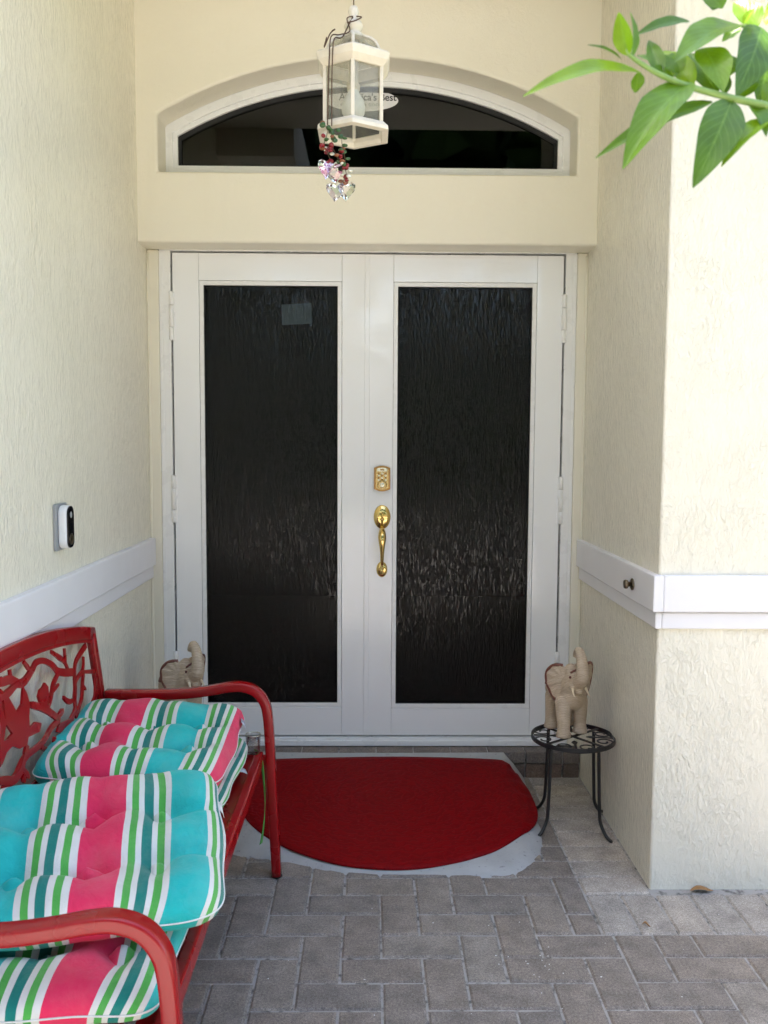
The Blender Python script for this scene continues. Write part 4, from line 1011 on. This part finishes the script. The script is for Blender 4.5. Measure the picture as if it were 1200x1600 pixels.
for b_, r0, r1 in BR:
    P = catmull(b_, 6); MB().tube([sp_(p) for p in P], [r0+(r1-r0)*i/(len(P)-1) for i in range(len(P))], 8).build('branch', 'leaf_stem', shrub)
def leaf(base, tip, width, nrm, curl, fold, rr):
    B, T = Vector(base), Vector(tip); ax_ = T-B; L = ax_.length; ax_.normalize(); nrm = Vector(nrm); nrm = (nrm-ax_*nrm.dot(ax_)).normalized(); sd = ax_.cross(nrm)
    NU, NV = 14, 6; vs = []; uv_ = []
    for i in range(NU+1):
        u = i/NU; wd = width/2*(math.sin(math.pi*min(1, u**.82))**.85)*(1-.25*u)*1.12 + .0006
        if u < .06: wd = .0012
        cen = B + ax_*(L*u) + nrm*(curl*L*math.sin(math.pi*u)) 
        for j in range(NV+1):
            s = -1+2*j/NV; off = abs(s)*wd*fold + .05*wd*math.sin(u*17+rr)*s*s
            vs.append(cen + sd*(s*wd*math.cos(fold*.7)) + nrm*off); uv_.append((j/NV, u))
    fs = [(i*(NV+1)+j, i*(NV+1)+j+1, (i+1)*(NV+1)+j+1, (i+1)*(NV+1)+j) for i in range(NU) for j in range(NV)]
    me = bpy.data.meshes.new('leaf'); me.from_pydata([sp_(v_) for v_ in vs], [], fs); me.update()
    ul = me.uv_layers.new(name='UVMap')
    for lp in me.loops: ul.data[lp.index].uv = uv_[lp.vertex_index]
    me.polygons.foreach_set('use_smooth', [True]*len(fs)); me.materials.append(MAT['leaf'])
    return link('leaf', me, shrub)
LV = [((0.2575, 0.8101, 1.7382), (0.1433, 0.7635, 1.6995), 0.0212, (-0.1, -0.8, 0.6), 0.1, 0.25), ((0.2436, 0.8064, 1.7522), (0.2321, 0.7991, 1.7854), 0.017, (-0.6, -0.8, 0.2), 0.04, 0.5), ((0.2464, 0.8063, 1.7518), (0.2477, 0.8198, 1.7957), 0.0115, (0.7, -0.7, 0.1), 0.05, 0.5), ((0.3192, 0.8702, 1.8117), (0.2621, 0.8491, 1.7886), 0.015, (0, -0.8, 0.6), 0.06, 0.3), ((0.3771, 0.8899, 1.8178), (0.2917, 0.826, 1.755), 0.04, (-0.3, -0.8, 0.55), 0.07, 0.28), ((0.3022, 0.8458, 1.7532), (0.2692, 0.8683, 1.7784), 0.0206, (0, -0.7, 0.6), 0.05, 0.3), ((0.306, 0.8244, 1.737), (0.2336, 0.7781, 1.6451), 0.0376, (-0.35, -0.85, 0.5), 0.09, 0.3), ((0.3304, 0.833, 1.723), (0.2175, 0.8099, 1.664), 0.0199, (-0.2, -0.8, 0.55), 0.06, 0.3), ((0.3482, 0.8328, 1.7243), (0.298, 0.7862, 1.6321), 0.0381, (0.05, -0.95, 0.35), 0.06, 0.3), ((0.3923, 0.8413, 1.7119), (0.327, 0.7975, 1.6538), 0.0199, (-0.4, -0.7, 0.6), 0.08, 0.35), ((0.3976, 0.8894, 1.8154), (0.3517, 0.8331, 1.7282), 0.0403, (0.2, -0.95, 0.3), 0.05, 0.25), ((0.3298, 0.8576, 1.7817), (0.3362, 0.8233, 1.7281), 0.0322, (-0.1, -0.9, 0.4), 0.06, 0.3), ((0.413, 0.9072, 1.7887), (0.3981, 0.8941, 1.7467), 0.0332, (0.1, -0.9, 0.3), 0.05, 0.25), ((0.3548, 0.8811, 1.829), (0.3367, 0.8934, 1.8548), 0.025, (-0.2, -0.8, 0.5), 0.04, 0.3), ((0.3494, 0.8914, 1.8323), (0.351, 0.9033, 1.8558), 0.024, (0.1, -1, 0.1), 0.04, 0.3), ((0.3819, 0.9, 1.8201), (0.3669, 0.9096, 1.8108), 0.0179, (0, -0.8, 0.6), 0.05, 0.3), ((0.3798, 0.89, 1.8195), (0.3859, 0.8806, 1.8288), 0.0085, (0, -0.8, 0.6), 0.05, 0.3), ((0.2373, 0.8062, 1.7489), (0.205, 0.7972, 1.7565), 0.0063, (0, -0.7, 0.7), 0.06, 0.4), ((0.2537, 0.8102, 1.7392), (0.256, 0.8243, 1.7271), 0.012, (0, -1, 0.1), 0.03, 0.3), ((0.2719, 0.8257, 1.7475), (0.3037, 0.8556, 1.7504), 0.0143, (0, -0.9, 0.4), 0.05, 0.3), ((0.3952, 0.8796, 1.8179), (0.4071, 0.8696, 1.8203), 0.0272, (0, -0.9, 0.4), 0.05, 0.3), ((0.3705, 0.8876, 1.7871), (0.35, 0.8753, 1.7547), 0.02, (0, -0.8, 0.5), 0.05, 0.3), ((0.305, 0.868, 1.781), (0.3047, 0.8558, 1.7534), 0.0171, (0, -1, 0.2), 0.05, 0.3), ((0.3162, 0.8447, 1.7423), (0.2993, 0.889, 1.7919), 0.0233, (-0.3, -0.8, 0.4), 0.05, 0.3), ((0.3502, 0.854, 1.7385), (0.3385, 0.8771, 1.7753), 0.0221, (0.2, -0.9, 0.3), 0.05, 0.3), ((0.3665, 0.8638, 1.7385), (0.3894, 0.8863, 1.7736), 0.0211, (0.1, -0.9, 0.4), 0.05, 0.3), ((0.4022, 0.9102, 1.8249), (0.3867, 0.9332, 1.8605), 0.0273, (-0.2, -0.85, 0.4), 0.05, 0.3), ((0.3685, 0.8532, 1.7326), (0.3754, 0.8196, 1.6879), 0.0214, (0.3, -0.85, 0.4), 0.07, 0.3), ((0.283, 0.8356, 1.7479), (0.2773, 0.8589, 1.7885), 0.0144, (-0.3, -0.9, 0.2), 0.05, 0.3), ((0.3911, 0.863, 1.7325), (0.412, 0.8748, 1.7592), 0.0247, (0.2, -0.9, 0.3), 0.05, 0.3), ((0.35, 0.8747, 1.7465), (0.3337, 0.9091, 1.7989), 0.0253, (-0.2, -0.85, 0.3), 0.05, 0.3)]
for i, (b_, t_, w_, n_, cu_, fo_) in enumerate(LV): leaf(b_, t_, w_, n_, cu_, fo_, i)
rl = random.Random(12)
for i in range(46):                                   # the rest of the crown, beyond the picture's edge
    p = stem[rl.randint(10, len(stem)-1)]; a = rl.uniform(-1.2, 1.7); b_ = Vector((p.x+rl.uniform(.0,.22), p.y+rl.uniform(-.2,.2), p.z+rl.uniform(-.2,.35)))
    if b_.x < .62: b_.x = .62+rl.uniform(0,.1)
    d_ = Vector((math.cos(a)*.6+.25, math.sin(a), rl.uniform(-.6,.3))).normalized(); leaf(b_, b_+d_*rl.uniform(.08,.12), rl.uniform(.03,.042), (rl.uniform(-.4,.4), rl.uniform(-.4,.4), 1), .08, .35, i)
    q = stem[min(len(stem)-1, 12+i % 13)]
    MB().tube([sp_(q), sp_((q+b_)/2+Vector((0,0,.02))), sp_(b_)], .0022, 5).build('twig', 'leaf_stem', shrub)

# ------------------------------------------------------------------ small litter on the paving
def dry_leaf(x, y, l, w, rz, label):
    vs = []; 
    for i in range(7):
        u = i/6; ww = w/2*math.sin(math.pi*min(1,u*.94+.05)); 
        for s in (-1, 0, 1): vs.append((l*(u-.5), s*ww, .004+abs(s)*.006*math.sin(u*3)+.004*math.sin(u*5)))
    o = MB().add(vs, [(i*3+j, i*3+j+1, (i+1)*3+j+1, (i+1)*3+j) for i in range(6) for j in range(2)], 0, True).build('dry_leaf', 'dry_leaf')
    o.location = (x, y, .0015); o.rotation_euler.z = rz; o.modifiers.new('thick', 'SOLIDIFY').thickness = .0008
    return tag(o, label, 'leaf')
dry_leaf(1.065, 2.652, .075, .026, .05, 'curled brown dry leaf lying against the foot of the pier')
dry_leaf(.826, 2.452, .024, .007, -.3, 'tiny reddish dry leaf lying on the pale border pavers')
cr = MB(); rb = random.Random(31)
for i in range(42):
    if i < 16: x, y = rb.gauss(.47,.06), rb.gauss(2.24,.05)
    else: x, y = rb.uniform(-.25,1.1), rb.uniform(1.9,2.7)
    if in_poly(x, y, RPL): continue
    r_ = rb.uniform(.0008,.0022); cr.ball((x, y, .0016+r_*.3), r_, 0, 5, 3, (rb.uniform(.7,1.8), rb.uniform(.7,1.4), .4))
tag(cr.build('crumbs', 'paper'), 'pale crumbs of grit scattered over the grey pavers', 'grit', None, 'stuff')
